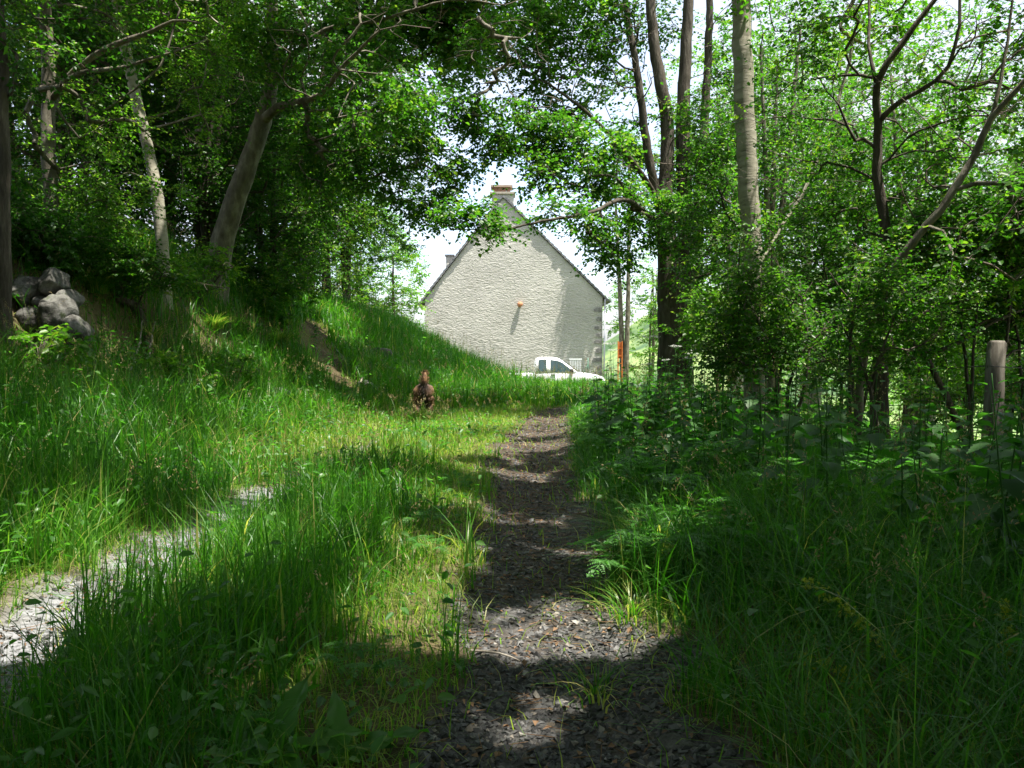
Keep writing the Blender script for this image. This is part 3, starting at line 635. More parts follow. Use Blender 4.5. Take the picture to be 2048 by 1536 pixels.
for (lb, base, tops, cr, mt, lf) in [
    ('leafy bush crowding the lower part of the pale smooth trunk', (1560, 820, 7.8), [(1500, 600, 7.8), (1600, 560, 7.8), (1660, 640, 7.6)], [E(1510, 640, 7.8, .6, .6, .55, 50), E(1600, 590, 7.8, .7, .6, .6, 50), E(1650, 690, 7.6, .6, .5, .35, 46), E(1440, 690, 8.2, .5, .5, .35, 40)], 'leaf', (.04, .03)),
    ('leafy bush crowding the foot of the leaning grey trunk', (1760, 860, 6.8), [(1720, 560, 6.8), (1800, 600, 6.8), (1680, 640, 7)], [E(1730, 560, 6.8, .5, .45, .5, 45), E(1800, 660, 6.7, .5, .45, .4, 40), E(1700, 720, 7, .5, .45, .25, 30), E(1870, 640, 6.8, .45, .45, .4, 30)], 'leaf', (.04, .03)),
    ('bush with fine leaves hanging over the fence wire', (2040, 860, 7.7), [(2000, 520, 7.6), (2080, 560, 7.6)], [E(2000, 500, 7.8, .6, .4, .45, 50), E(2070, 640, 7.8, .5, .4, .5, 46), E(1930, 440, 7.6, .6, .5, .5, 50), E(2090, 420, 7.4, .5, .5, .6, 50)], 'leaf', (.04, .032)),
    ('young bush with drooping sprays beside the big trunk', (1450, 800, 13), [(1440, 500, 13), (1460, 460, 13), (1430, 620, 13)], [E(1450, 520, 13, .6, .6, .8, 60), E(1440, 400, 13, .6, .6, .7, 44), E(1470, 640, 13, .6, .6, .5, 50)], 'leaf', (.05, .038))]:
    shrub(lb, base, tops, cr, mt, lf)
for (lb, base, cr, mt, lf) in [
    ('low bush over the bare earth between the boulder wall and the slender trunk', (250, 560, 10.8), [E(240, 520, 10.6, .8, .6, .35, 60), E(310, 560, 10.8, .6, .5, .3, 40)], 'leaf', (.05, .038)),
    ('low bush at the foot of the thick leaning trunk', (395, 560, 13), [E(390, 540, 12.8, .7, .6, .4, 50), E(350, 590, 12.4, .6, .5, .3, 34)], 'leaf_light', (.055, .042)),
    ('dark low bush on the bank right of the thick leaning trunk', (520, 560, 16), [E(510, 560, 15.6, .9, .7, .45, 70), E(560, 600, 15.6, .7, .6, .35, 40)], 'leaf', (.065, .05)),
    ('dark ivy-like bush crowning the boulder wall', (60, 520, 9.8), [E(50, 480, 9.5, .7, .6, .4, 70), E(140, 500, 9.8, .6, .5, .3, 50)], 'leaf_dark', (.05, .04))]:
    shrub(lb, base, [(base[0] - 40, base[1] - 60, base[2]), (base[0] + 30, base[1] - 70, base[2]), (base[0] + 70, base[1] - 30, base[2])], cr, mt, lf, r=.014)
# trees behind the fence line
far_tree('tree', 'tall open tree behind the thin dark forked trunk', 1620, 760, 22, 12, 3.4, 380, 'leaf', (.095, .075), 'bark_pale', nst=3, low=.25, nleaf=8)
far_tree('tree', 'airy tree beyond the fence behind the leaning grey trunk', 1850, 790, 20, 10, 3.3, 360, 'leaf', (.09, .07), 'bark_pale', nst=3, low=.15, nleaf=8)
far_tree('tree', 'light green tree between the big trunk and the pale trunk', 1470, 760, 26, 13, 3.2, 300, 'leaf_light', (.10, .08), 'bark_pale', nst=3, low=.2, nleaf=8)
far_tree('tree', 'leafy tree right behind the pale smooth trunk', 1530, 780, 15, 8.5, 2.3, 380, 'leaf', (.07, .055), 'bark_grey', nst=3, low=.1, nleaf=9, tip=.004)
far_tree('tree', 'leafy tree between the forked trunk and the leaning grey trunk', 1840, 800, 13, 7.4, 2.4, 380, 'leaf', (.065, .05), 'bark_grey', nst=3, low=.12, nleaf=9, tip=.004)
far_tree('tree', 'tree at the far end of the fence line above the post', 2010, 800, 18, 8, 2.8, 220, 'leaf_light', (.08, .065), 'bark_grey', nst=3, low=.15, nleaf=8)
far_tree('tree', 'twin stemmed tree beside the corner of the house', 1250, 760, 46.6, 17, 2.4, 300, 'leaf', (.13, .10), 'bark_grey', nst=2, r0=.17, crowns=[(A([7.0, 46.7, 13.3]), (1.3, .35, 1.5), 120), (A([9.2, 50.6, 12.0]), (2.6, 1.6, 3.4), 150), (A([10.0, 46.5, 12.5]), (1.6, 1.2, 3.0), 90)])
far_tree('tree', 'bushy green tree behind the orange ladder', 1300, 750, 56, 9, 3.6, 190, 'leaf_light', (.16, .12), 'bark_grey', nst=3, low=.0)
far_tree('tree', 'round sunlit tree down the slope beyond the fence', 1700, 790, 36, 8, 4.2, 200, 'leaf_light', (.15, .12), 'bark_grey', nst=3, low=.05)
far_tree('tree', 'sunlit bushy tree down the slope past the post', 1930, 800, 40, 8.5, 4.6, 200, 'leaf_light', (.16, .13), 'bark_grey', nst=3, low=.05)
# unseen trees added beside and behind the viewpoint to darken the lane
def shade_tree(label, x, y, h, crowns, n_leaf=8):
    b = ground(x, y, -.1)
    sts = [(A([b, b + A([.1, 0, h * .5]), b + A([0, .1, h])]), A([.2, .15, .04]), .4)]
    return make_tree('tree', label, 'tree', sts, crowns, M['bark_grey'], M['leaf'], 'unseen trees added behind the viewpoint for shade', leaf=(.20, .15), nsub=4, nleaf=n_leaf, simple=True, sub_len=(.4, .9), tip=.006, sides=8)
RL = 'unseen broad tree added beside or behind the viewpoint for shade'
for (x, y, h, cr) in [
        (4.8, -2.2, 7.5, [((3.6, -1.6, 7.2), (3.0, 2.6, 1.5), 190), ((1.0, -2.8, 7.6), (2.4, 2.2, 1.3), 130), ((5.4, 1.2, 6.6), (2.2, 2.4, 1.4), 130)]),
        (-3.9, -2.6, 7.5, [((-2.4, -1.8, 7.2), (2.8, 2.6, 1.5), 180), ((-.4, .2, 7.6), (2.2, 2.4, 1.2), 110), ((-5.0, 1.2, 7.6), (2.6, 2.6, 1.5), 140)]),
        (5.8, 3.2, 8.5, [((4.4, 3.6, 7.6), (2.8, 2.6, 1.4), 180), ((2.8, 6.4, 8.4), (2.6, 2.6, 1.2), 150), ((1.0, 3.6, 8.4), (2.2, 2.4, 1.1), 120), ((7.4, 6.4, 7.4), (2.6, 2.6, 1.6), 150)]),
        (-6.2, 3.2, 8.0, [((-5.0, 4.4, 8.4), (2.8, 2.8, 1.3), 170), ((-2.4, 5.4, 8.6), (2.4, 2.6, 1.1), 130), ((-7.6, 7.0, 8.6), (2.6, 2.6, 1.5), 120)]),
        (1.8, -7.2, 8.0, [((1.6, -6.2, 7.6), (3.2, 2.8, 1.8), 170), ((-2.0, -7.0, 7.4), (2.8, 2.6, 1.8), 120), ((5.0, -6.6, 7.4), (3.0, 2.8, 1.8), 140)]),
        (8.6, 4.4, 7.0, [((8.8, 3.0, 6.4), (2.6, 3.0, 2.4), 150), ((9.6, 8.2, 6.6), (2.8, 2.6, 2.0), 120), ((8.6, -1.4, 5.6), (2.4, 2.6, 2.2), 120)]),
        (-9.2, 2.0, 7.0, [((-9.0, 3.0, 8.4), (2.6, 3.0, 2.0), 120), ((-7.6, -3.4, 7.0), (2.8, 2.6, 2.0), 120)]),
        (7.4, 1.6, 8.0, [((2.6, 1.2, 7.4), (2.2, 2.0, 1.1), 170), ((3.9, .8, 7.8), (2.2, 2.2, 1.0), 150)]),
        (-7.4, 9.2, 9.0, [((-2.4, 9.2, 8.9), (2.8, 2.6, 1.0), 170), ((-6.4, 11, 9.4), (3.0, 3.0, 1.2), 170), ((-.6, 12.6, 10.0), (2.8, 2.8, 1.0), 150), ((-4.6, 14.5, 11), (3.2, 3.0, 1.2), 190), ((-1.4, 16.2, 11.6), (2.8, 2.6, 1.0), 150)]),
        (6.6, -.6, 5.0, [((6.4, -.8, 3.0), (1.8, 2.4, 2.4), 170), ((6.6, -5.0, 3.4), (2.0, 2.4, 2.6), 130)]),  # low unseen crowns from here on, added to shut out skylight
        (-5.6, -2.4, 5.4, [((-5.8, -2.2, 4.2), (2.0, 2.6, 2.4), 150), ((-5.4, -6.4, 3.8), (2.0, 2.4, 2.6), 120)]),
        (.4, -9.4, 6.0, [((.2, -9.4, 3.4), (3.2, 1.6, 3.0), 190), ((5.4, -9.6, 3.6), (2.8, 1.8, 3.0), 130), ((-4.8, -9.6, 3.8), (2.8, 1.8, 3.0), 130)])]:
    shade_tree(RL, x, y, h, cr)

# ------------------------------------------------------------------ house
D = 48.0
house = empty('house', tuple(at(1024, 730, D)), 'rendered gable house with slate roof and brick topped chimney', 'house')
ho = A(house.location)
def hp(px, py, y=0.0): p = at(px, py, D) - ho; return A([p[0], y, p[2]])
def stucco():
    m, nt, N, L, bs = new_mat('trowelled_render')
    tcn = N.new('ShaderNodeTexCoord'); mp = N.new('ShaderNodeMapping'); mp.inputs['Scale'].default_value = (1, 1, 2.3)
    nz = N.new('ShaderNodeTexNoise'); nz.inputs['Scale'].default_value = 2.5; nz.inputs['Detail'].default_value = 3.5; nz.inputs['Distortion'].default_value = 1.6; nz.inputs['Roughness'].default_value = .6
    L.new(tcn.outputs['Object'], mp.inputs['Vector']); L.new(mp.outputs['Vector'], nz.inputs['Vector'])
    n2 = N.new('ShaderNodeTexNoise'); n2.inputs['Scale'].default_value = .5; n2.inputs['Detail'].default_value = 6; L.new(tcn.outputs['Object'], n2.inputs['Vector'])
    r = ramp(N, [(.3, (.39, .38, .345)), (.7, (.49, .478, .435))]); L.new(n2.outputs['Fac'], r.inputs['Fac']); L.new(r.outputs['Color'], bs.inputs['Base Color'])
    b = N.new('ShaderNodeBump'); b.inputs['Strength'].default_value = .5; b.inputs['Distance'].default_value = .2
    L.new(nz.outputs['Fac'], b.inputs['Height']); L.new(b.outputs['Normal'], bs.inputs['Normal'])
    bs.inputs['Roughness'].default_value = .95; bs.inputs['Specular IOR Level'].default_value = .1
    return m
ST = stucco()
eL, eR, apex = hp(850, 598), hp(1205, 594), hp(1006, 396)
bL, bR = hp(850, 800), hp(1205, 800)
wb = MB(); DEP = 9.0
front = A([bL, bR, eR, apex, eL]); back = front + A([0, DEP, 0])
wb.add(np.vstack([front, back]), [(0, 5, 9, 4), (1, 2, 7, 6), (0, 1, 6, 5)], [(0, 1, 2), (0, 2, 4), (4, 2, 3), (5, 7, 6), (5, 9, 7), (9, 8, 7)])
wall = wb.build('wall', ST, house, False)
slate = rough_mat('slate', [(.3, (.09, .09, .10)), (.55, (.18, .18, .19)), (.75, (.27, .26, .26))], 5, (1, 1, 1), .6, .05)
rb = MB()
def roof_side(a, b, k):
    """slab from the eave a (extended) to the ridge b with a stepped slate edge"""
    dirn = norm(b - a); nn = A([-dirn[2], 0, dirn[0]]); nn = nn if nn[2] > 0 else -nn
    a = a - dirn * .55; L = np.linalg.norm(b - a); m = 26
    for i in range(m):
        p = a + dirn * L * i / m; q = a + dirn * (L * (i + 1) / m + .05)
        j = U(-.04, .03); lo = .012; hi = .12
        V = [p + nn * (lo + .05) + A([0, -.14 + j, 0]), q + nn * lo + A([0, -.14 + j, 0]), q + nn * hi + A([0, -.14 + j, 0]), p + nn * (hi + .05) + A([0, -.14 + j, 0])]
        V = V + [v + A([0, DEP + .4, 0]) for v in V]
        rb.add(V, [(0, 1, 2, 3), (7, 6, 5, 4), (0, 4, 5, 1), (1, 5, 6, 2), (2, 6, 7, 3), (3, 7, 4, 0)])
roof_side(eL, apex, 0); roof_side(eR, apex, 1)
roof = rb.build('roof', slate, house, False)
ch = MB(); c0, c1 = hp(983, 470), hp(1028, 388)
box(ch, c0[0], c1[0], .02, 1.1, c0[2] - .6, c1[2]); chim = ch.build('chimney', ST, roof, False)
cb_ = MB(); box(cb_, c0[0] - .10, c1[0] + .08, -.10, 1.22, c1[2] + .003, c1[2] + .12)
cb_.build('chimney_ledge', rough_mat('stone_ledge', [(.3, (.3, .27, .22)), (.7, (.42, .38, .32))], 8), roof, False)
bk = MB(); b0, b1 = hp(987, 386), hp(1021, 372)
zz = np.linspace(c1[2] + .123, b1[2] - .06, 5)
for k in range(4):
    xs_ = np.linspace(b0[0], b1[0], 5) + (.09 if k % 2 else 0) * 0
    for i in range(4):
        off = U(-.012, .012)
        box(bk, xs_[i] + .008, xs_[i + 1] - .008, .06 + off, .98, zz[k] + .006, zz[k + 1] - .006)
bk.build('chimney_bricks', rough_mat('old_brick', [(.3, (.20, .10, .07)), (.7, (.33, .19, .13))], 5), roof, False)
cc = MB(); box(cc, b0[0] - .16, b1[0] + .13, -.04, 1.1, b1[2] - .055, b1[2] + .06); cc.build('chimney_cap', rough_mat('cap_tile', [(.3, (.30, .21, .16)), (.7, (.42, .33, .26))], 6), roof, False)
c2 = MB(); p0, p1 = hp(886, 545, 5), hp(903, 492, 5); box(c2, p0[0] - .2, p1[0] - .25, 4.6, 5.6, p0[2] - 1.5, p1[2]); c2.build('chimney', ST, roof, False)
c3 = MB(); box(c3, p0[0] - .28, p1[0] - .17, 4.52, 5.68, p1[2] + .003, p1[2] + .08); c3.build('chimney_cap', slate, roof, False)
# corner stones, downpipe, gutter, wall lamp
qs = rough_mat('dark_quoin_stone', [(.3, (.13, .125, .125)), (.7, (.28, .27, .26))], 6, (1, 1, 1), .7, .04)
zt = eR[2] - .15; z = bR[2] + .6; k = 0
while z < zt - .3:
    q = MB(); hgt = U(.17, .30); wid = U(.22, .38) if k % 2 else U(.36, .62)
    xr = eR[0] - .05
    sp = [(xr - wid, z), (xr, z + U(-.03, .03)), (xr, z + hgt), (xr - wid * U(.7, .95), z + hgt * U(.85, 1.05)), (xr - wid * 1.05, z + hgt * .5)]
    V = [(x, -.035, zz_) for x, zz_ in sp] + [(x, .02, zz_) for x, zz_ in sp]
    q.add(V, [(i, (i + 1) % 5, (i + 1) % 5 + 5, i + 5) for i in range(5)], [(0, 2, 1), (0, 3, 2), (0, 4, 3)])
    q.build('quoin_stone', qs, wall, False); z += hgt + U(.12, .34); k += 1
dp = MB(); tube(dp, A([[eR[0] + .14, -.10, eR[2] - .15], [eR[0] + .10, -.10, bR[2] + 2], [eR[0] + .10, -.10, bR[2]]]), A([.05, .05, .05]), 8)
dp.build('downpipe', plain_mat('zinc_pipe', (.42, .43, .45), .4, .3), wall)
gt = MB(); tube(gt, A([[eR[0] + .30, -.1, eR[2] - .18], [eR[0] + .30, DEP, eR[2] - .18]]), A([.09, .09]), 8); gt.build('gutter', plain_mat('zinc_gutter', (.30, .31, .33), .5, .3), roof)
lp = hp(1040, 609)
lampm = rough_mat('terracotta', [(.3, (.40, .16, .08)), (.7, (.55, .27, .15))], 8, bump=.2)
lm = MB(); V = []
for y_, r_ in [(0, .07), (-.08, .10), (-.16, .17), (-.24, .16), (-.30, .08), (-.31, .0)]:
    for a_ in np.linspace(0, 2 * np.pi, 12, endpoint=False): V.append((lp[0] + math.cos(a_) * r_, y_, lp[2] + math.sin(a_) * r_))
lm.add(V, [(i * 12 + j, i * 12 + (j + 1) % 12, (i + 1) * 12 + (j + 1) % 12, (i + 1) * 12 + j) for i in range(5) for j in range(12)])
lm.build('wall_lamp', lampm, wall)

# ------------------------------------------------------------------ pickup truck
paint = plain_mat('white_paint', (.80, .80, .80), .25); glass = plain_mat('dark_window_glass', (.03, .06, .05), .06, 0, .9); rubber = plain_mat('tyre_rubber', (.02, .02, .02), .8)
trim = plain_mat('dark_trim', (.03, .03, .03), .5); chrome = plain_mat('wheel_metal', (.5, .5, .52), .3, .9); lens = plain_mat('lamp_lens', (.7, .72, .75), .1)
tk_y = 38.5; tp = at(1095, 714, tk_y)
truck = empty('pickup_truck', (tp[0], tk_y, tp[2] - 1.745 * 1.07), 'white pickup parked in front of the gable wall behind the grass', 'pickup truck'); truck.scale = (1.07, 1.07, 1.07)
def loft(mb, stations, ring):
    n = len(ring(stations[0])); V = np.vstack([ring(s) for s in stations]); Q = []
    for i in range(len(stations) - 1):
        for j in range(n): Q.append((i * n + j, i * n + (j + 1) % n, (i + 1) * n + (j + 1) % n, (i + 1) * n + j))
    c = len(V); e = [V[:n].mean(0), V[-n:].mean(0)]
    T = [(c, (j + 1) % n, j) for j in range(n)] + [(c + 1, (len(stations) - 1) * n + j, (len(stations) - 1) * n + (j + 1) % n) for j in range(n)]
    mb.add(np.vstack([V, e]), Q, T)
def body_ring(s):
    x, z0, z1, w = s; r = min(.09, (z1 - z0) * .3)
    return A([(x, -w + .06, z0), (x, w - .06, z0), (x, w, z0 + .08), (x, w + .015, (z0 + z1) / 2), (x, w - .01, z1 - r), (x, w - r, z1), (x, -w + r, z1), (x, -w + .01, z1 - r), (x, -w - .015, (z0 + z1) / 2), (x, -w, z0 + .08)])
tb = MB(); loft(tb, [(-.62, .42, 1.06, .86), (-.5, .36, 1.07, .89), (.2, .36, 1.07, .9), (.85, .36, 1.07, .9), (1.2, .38, 1.06, .9), (1.75, .45, 1.02, .88), (2.15, .45, .96, .85), (2.42, .44, .86, .80), (2.52, .46, .74, .72)], body_ring); tb.build('body', paint, truck)
bd = MB(); loft(bd, [(-2.55, .48, .98, .84), (-2.5, .45, 1.0, .87), (-1.4, .42, 1.02, .89), (-.63, .42, 1.02, .89)], body_ring); bed = bd.build('cargo_bed', paint, truck)
tg = MB(); box(tg, -2.6, -2.552, -.8, .8, .55, .98); tg.build('tailgate', paint, bed, False)
def cab_ring(s):
    x0, x1, w, z = s; c = .09
    return A([(x0, -w + c, z), (x0 + c, -w, z), (x1 - c * 1.4, -w, z), (x1, -w + c * 2, z), (x1, w - c * 2, z), (x1 - c * 1.4, w, z), (x0 + c, w, z), (x0, w - c, z)])
cbm = MB(); loft(cbm, [(-.62, 1.34, .87, 1.04), (-.60, 1.02, .83, 1.30), (-.57, .66, .77, 1.56), (-.53, .52, .74, 1.66), (-.44, .38, .66, 1.72), (-.3, .2, .5, 1.745)], cab_ring); cab = cbm.build('cab', paint, truck)
def pane(pts, side, thick=.012):
    m = MB(); n = len(pts)
    f = A([(x, side * (.87 - (z - 1.04) * .19 + .004), z) for x, z in pts]); V = np.vstack([f, f + A([0, side * thick, 0])])
    m.add(V, [(i, (i + 1) % n, (i + 1) % n + n, i + n) for i in range(n)], [(n, n + i, n + i + 1) for i in range(1, n - 1)] + [(0, i + 1, i) for i in range(1, n - 1)]); return m
for s in (-1, 1):
    pane([(-.44, 1.14), (-.42, 1.60), (-.36, 1.64), (-.09, 1.64), (-.09, 1.14), (-.13, 1.10), (-.40, 1.10)], s).build('side_window', glass, cab, False)
    pane([(.10, 1.08), (.10, 1.62), (.35, 1.61), (.62, 1.50), (.92, 1.26), (1.10, 1.08)], s).build('door_window', glass, cab, False)
    mi = MB(); box(mi, .98, 1.10, s * .93 - .09, s * .93 + .09, 1.06, 1.22); mi.build('wing_mirror', trim, truck, False)
    hd = MB(); box(hd, .12, .30, s * .912 - .02, s * .912 + .02, .95, .99); hd.build('door_handle', trim, truck, False)
    hl = MB(); loft(hl, [(2.24, .66, .84, .13), (2.40, .66, .82, .11), (2.50, .66, .76, .06)], lambda q: body_ring(q) + A([0, s * .62, .008])); hl.build('headlight', lens, truck)
    fl = MB(); loft(fl, [(-1.78, .6, .66, .02), (-1.6, .78, .84, .03), (-1.4, .82, .88, .03), (-1.2, .78, .84, .03), (-1.02, .6, .66, .02)], lambda q: body_ring((q[0], q[1], q[2] + .05, .05)) + A([0, s * .9, 0])); fl.build('wheel_arch', trim, bed)
    for wx in (-1.4, 1.62):
        we = bpy.data.objects.new('wheel', None); COL.objects.link(we); we.parent = truck; we.location = (wx, s * .78, .36)
        ty = MB(); prof = [(.24, -.10), (.33, -.11), (.36, -.08), (.36, .08), (.33, .11), (.24, .10)]; V = []; k = 24
        for a_ in np.linspace(0, 2 * np.pi, k, endpoint=False): V += [(math.cos(a_) * r_, y_, math.sin(a_) * r_) for r_, y_ in prof]
        ty.add(V, [(i * 6 + j, i * 6 + (j + 1) % 6, ((i + 1) % k) * 6 + (j + 1) % 6, ((i + 1) % k) * 6 + j) for i in range(k) for j in range(6)]); ty.build('tyre', rubber, we)
        rm = MB(); tube(rm, A([[0, -.085, 0], [0, .085, 0]]), A([.239, .239]), 20); rm.build('rim', chrome, we)
ws = MB(); V = A([(1.345, -.66, 1.075), (1.345, .66, 1.075), (.70, .55, 1.555), (.70, -.55, 1.555)]); nn = A([.015, 0, .02]); ws.add(np.vstack([V + nn * .2, V + nn]), [(4, 5, 6, 7), (3, 2, 1, 0), (0, 1, 5, 4), (1, 2, 6, 5), (2, 3, 7, 6), (3, 0, 4, 7)]); ws.build('windscreen', glass, cab, False)
bp = MB(); loft(bp, [(2.40, .42, .60, .80), (2.58, .44, .60, .76), (2.64, .46, .58, .6)], body_ring); bp.build('bumper', trim, truck)
gr = MB(); box(gr, 2.5, 2.535, -.4, .4, .63, .73); gr.build('grille', trim, truck, False)

# slatted panel, garden post and orange ladder by the house
wp = at(1153, 738, 46.4); panel = empty('slatted_panel', (wp[0], wp[1], wp[2] - .6), 'small white slatted panel between pickup bonnet and house wall', 'panel')
pf = MB(); box(pf, -.42, .32, -.03, .03, 1.12, 1.22); box(pf, -.42, .32, -.03, .03, .0, .1); pf.build('rail', plain_mat('white_board', (.75, .76, .78), .6), panel, False)
sl = MB()
for k in range(7): box(sl, -.38 + k * .1, -.33 + k * .1, -.02, .02, .101, 1.119)
sl.build('slats', plain_mat('white_slat', (.72, .73, .76), .6), panel, False)
fp = at(1176, 740, 45.6); gf = empty('garden_fence', (fp[0], fp[1], fp[2] - .8), 'thin green metal post with braced strut and wire by the house corner', 'fence')
gm1 = plain_mat('green_painted_steel', (.05, .16, .10), .5)
t_ = MB(); tube(t_, A([[0, 0, 0], [0, 0, 1.5]]), A([.025, .025]), 6); t_.build('post', gm1, gf)
t_ = MB(); tube(t_, A([[-.5, 0, .1], [-.02, 0, 1.1]]), A([.016, .016]), 6); t_.build('strut', gm1, gf)
t_ = MB(); tube(t_, A([[-.6, 0, 1.0], [0, 0, .96], [.9, 0, .93], [2.2, 0, .85]]), A([.008] * 4), 5); t_.build('wire', trim, gf)
lo = at(1240, 755, 43.5); ladder = empty('ladder', (lo[0], lo[1], H1(lo[0], lo[1])), 'narrow orange ladder standing by the twin stemmed tree', 'ladder')
om = rough_mat('orange_paint', [(.3, (.42, .10, .02)), (.7, (.62, .20, .05))], 6, bump=.1)
hz = at(1240, 682, 43.5)[2] - ladder.location.z
for s in (-1, 1):
    t_ = MB(); box(t_, s * .11 - .028, s * .11 + .028, -.035, .035, 0, hz); t_.build('rail', om, ladder, False)
for k in range(int(hz / .42)):
    t_ = MB(); box(t_, -.082, .082, -.025, .025, .25 + k * .42, .30 + k * .42); t_.build('rung', om, ladder, False)
t_ = MB(); box(t_, -.082, .082, .03, .045, hz - .95, hz - .05); t_.build('panel', rough_mat('rusty_sheet', [(.3, (.25, .07, .02)), (.7, (.40, .12, .04))], 5), ladder, False)

# ------------------------------------------------------------------ dog, seen from behind
dg_d = 13.2; dpt = at(847, 838, dg_d); dx, dy = dpt[0], dpt[1]; dz = H1(dx, dy)
dog_me = bpy.data.meshes.new('dog')
J = []; Eg = []; Rd = []
def jn(p, r, par=None):
    J.append(p); Rd.append(r)
    if par is not None: Eg.append((par, len(J) - 1))
    return len(J) - 1
# local: +y forward (away from camera), z up
pel = jn((0, 0, .50), (.165, .15)); rump = jn((0, -.10, .49), (.145, .14), pel)
bel = jn((0, .22, .48), (.125, .125), pel); rib = jn((0, .44, .47), (.14, .165), bel); sho = jn((0, .58, .50), (.12, .14), rib)
nk = jn((.03, .72, .50), (.085, .085), sho); hd = jn((.05, .84, .44), (.085, .08), nk); mz = jn((.06, .94, .37), (.045, .04), hd); no = jn((.065, 1.0, .33), (.028, .025), mz)
e1 = jn((-.02, .82, .52), (.028, .018), hd); e1b = jn((-.05, .83, .545), (.012, .008), e1); e2 = jn((.11, .82, .52), (.028, .018), hd); e2b = jn((.14, .83, .545), (.012, .008), e2)
t0 = jn((.01, -.15, .60), (.05, .045), rump); t1 = jn((.015, -.17, .66), (.048, .045), t0); t2 = jn((.02, -.15, .73), (.046, .044), t1); t3 = jn((.028, -.12, .785), (.032, .03), t2); t4 = jn((.03, -.09, .815), (.012, .012), t3)
for s, fy in ((-1, -.03), (1, .06)):
    hp_ = jn((s * .085, -.06, .42), (.10, .125), pel); kn = jn((s * .10, .02 + fy, .29), (.072, .09), hp_); hk = jn((s * .095, -.13 + fy, .18), (.032, .036), kn); ft = jn((s * .095, -.10 + fy, .05), (.028, .028), hk); to = jn((s * .097, -.03 + fy, .03), (.032, .024), ft)
for s, fy in ((-1, .06), (1, -.04)):
    el = jn((s * .095, .50, .34), (.06, .065), sho); wr = jn((s * .09, .52 + fy, .18), (.034, .036), el); ft = jn((s * .09, .50 + fy, .05), (.03, .03), wr); to = jn((s * .09, .56 + fy, .03), (.034, .024), ft)
dog_me.from_pydata(J, Eg, [])
tmp = bpy.data.objects.new('dog_form', dog_me); COL.objects.link(tmp)
pass; sk = tmp.modifiers.new('skin', 'SKIN'); sub = tmp.modifiers.new('subdiv', 'SUBSURF'); sub.levels = 2; sub.render_levels = 2
for v, r in zip(dog_me.skin_vertices[0].data, Rd): v.radius = r
dog_me.skin_vertices[0].data[pel].use_root = True
bpy.context.view_layer.update(); dgp = bpy.context.evaluated_depsgraph_get()
body_me = bpy.data.meshes.new_from_object(tmp.evaluated_get(dgp)); bpy.data.objects.remove(tmp)
def coat():
    m, nt, N, L, bs = new_mat('dog_coat')
    tcn = N.new('ShaderNodeTexCoord'); sep = N.new('ShaderNodeSeparateXYZ'); L.new(tcn.outputs['Object'], sep.inputs['Vector'])
    nz = N.new('ShaderNodeTexNoise'); nz.inputs['Scale'].default_value = 14; nz.inputs['Detail'].default_value = 6; L.new(tcn.outputs['Object'], nz.inputs['Vector'])
    ab = N.new('ShaderNodeMath'); ab.operation = 'ABSOLUTE'; L.new(sep.outputs['X'], ab.inputs[0])
    m1 = N.new('ShaderNodeMath'); m1.operation = 'MULTIPLY_ADD'; m1.inputs[1].default_value = 2.6; L.new(ab.outputs[0], m1.inputs[0])   # flanks go tan
    zr = N.new('ShaderNodeMapRange'); zr.inputs['From Min'].default_value = .60; zr.inputs['From Max'].default_value = .68; zr.inputs['To Max'].default_value = .30; L.new(sep.outputs['Z'], zr.inputs['Value']); L.new(zr.outputs['Result'], m1.inputs[2])
    m3 = N.new('ShaderNodeMath'); m3.operation = 'MULTIPLY_ADD'; m3.inputs[1].default_value = .9; L.new(nz.outputs['Fac'], m3.inputs[0]); L.new(m1.outputs[0], m3.inputs[2])
    m4 = N.new('ShaderNodeMath'); m4.operation = 'SUBTRACT'; m4.inputs[1].default_value = .20; L.new(m3.outputs[0], m4.inputs[0])
    r = ramp(N, [(.28, (.022, .014, .010)), (.48, (.085, .046, .026)), (.72, (.20, .105, .046)), (.95, (.36, .22, .11))]); L.new(m4.outputs[0], r.inputs['Fac'])
    L.new(r.outputs['Color'], bs.inputs['Base Color']); bs.inputs['Roughness'].default_value = .8
    return m
COAT = coat()
dog = bpy.data.objects.new('dog', body_me); COL.objects.link(dog); dog.location = (dx, dy, dz - .03); dog.rotation_euler = (0, 0, .12)
body_me.materials.clear(); body_me.materials.append(COAT)
for p in body_me.polygons: p.use_smooth = True
tag(dog, 'brown and black dog walking away with raised white edged tail', 'dog')
# fur: short locks over the body, one mesh
bv = np.zeros(len(body_me.vertices) * 3, np.float32); body_me.vertices.foreach_get('co', bv); bv = bv.reshape(-1, 3)
bn = np.zeros(len(body_me.vertices) * 3, np.float32); body_me.vertices.foreach_get('normal', bn); bn = bn.reshape(-1, 3)
pick = rng.integers(0, len(bv), 5200); fu = MB(); fP = bv[pick] + rng.normal(size=(5200, 3)) * .008; fN = bn[pick]
fD = norm(fN * .45 + A([0, -.35, -.75]) + sphere_dirs(5200) * .3); tail = fP[:, 2] > .6; tail &= fP[:, 1] < 0
fD[tail] = norm(fN[tail] * .8 + A([0, 0, .7]) + sphere_dirs(int(tail.sum())) * .3)
leaves(fu, fP, fD, fN, U(.03, .06, 5200) * np.where(fP[:, 2] < .2, .4, 1), .006, U(0, 1, 5200), fold=.1, droop=.1, simple=True)
fu.build('fur', COAT, dog)

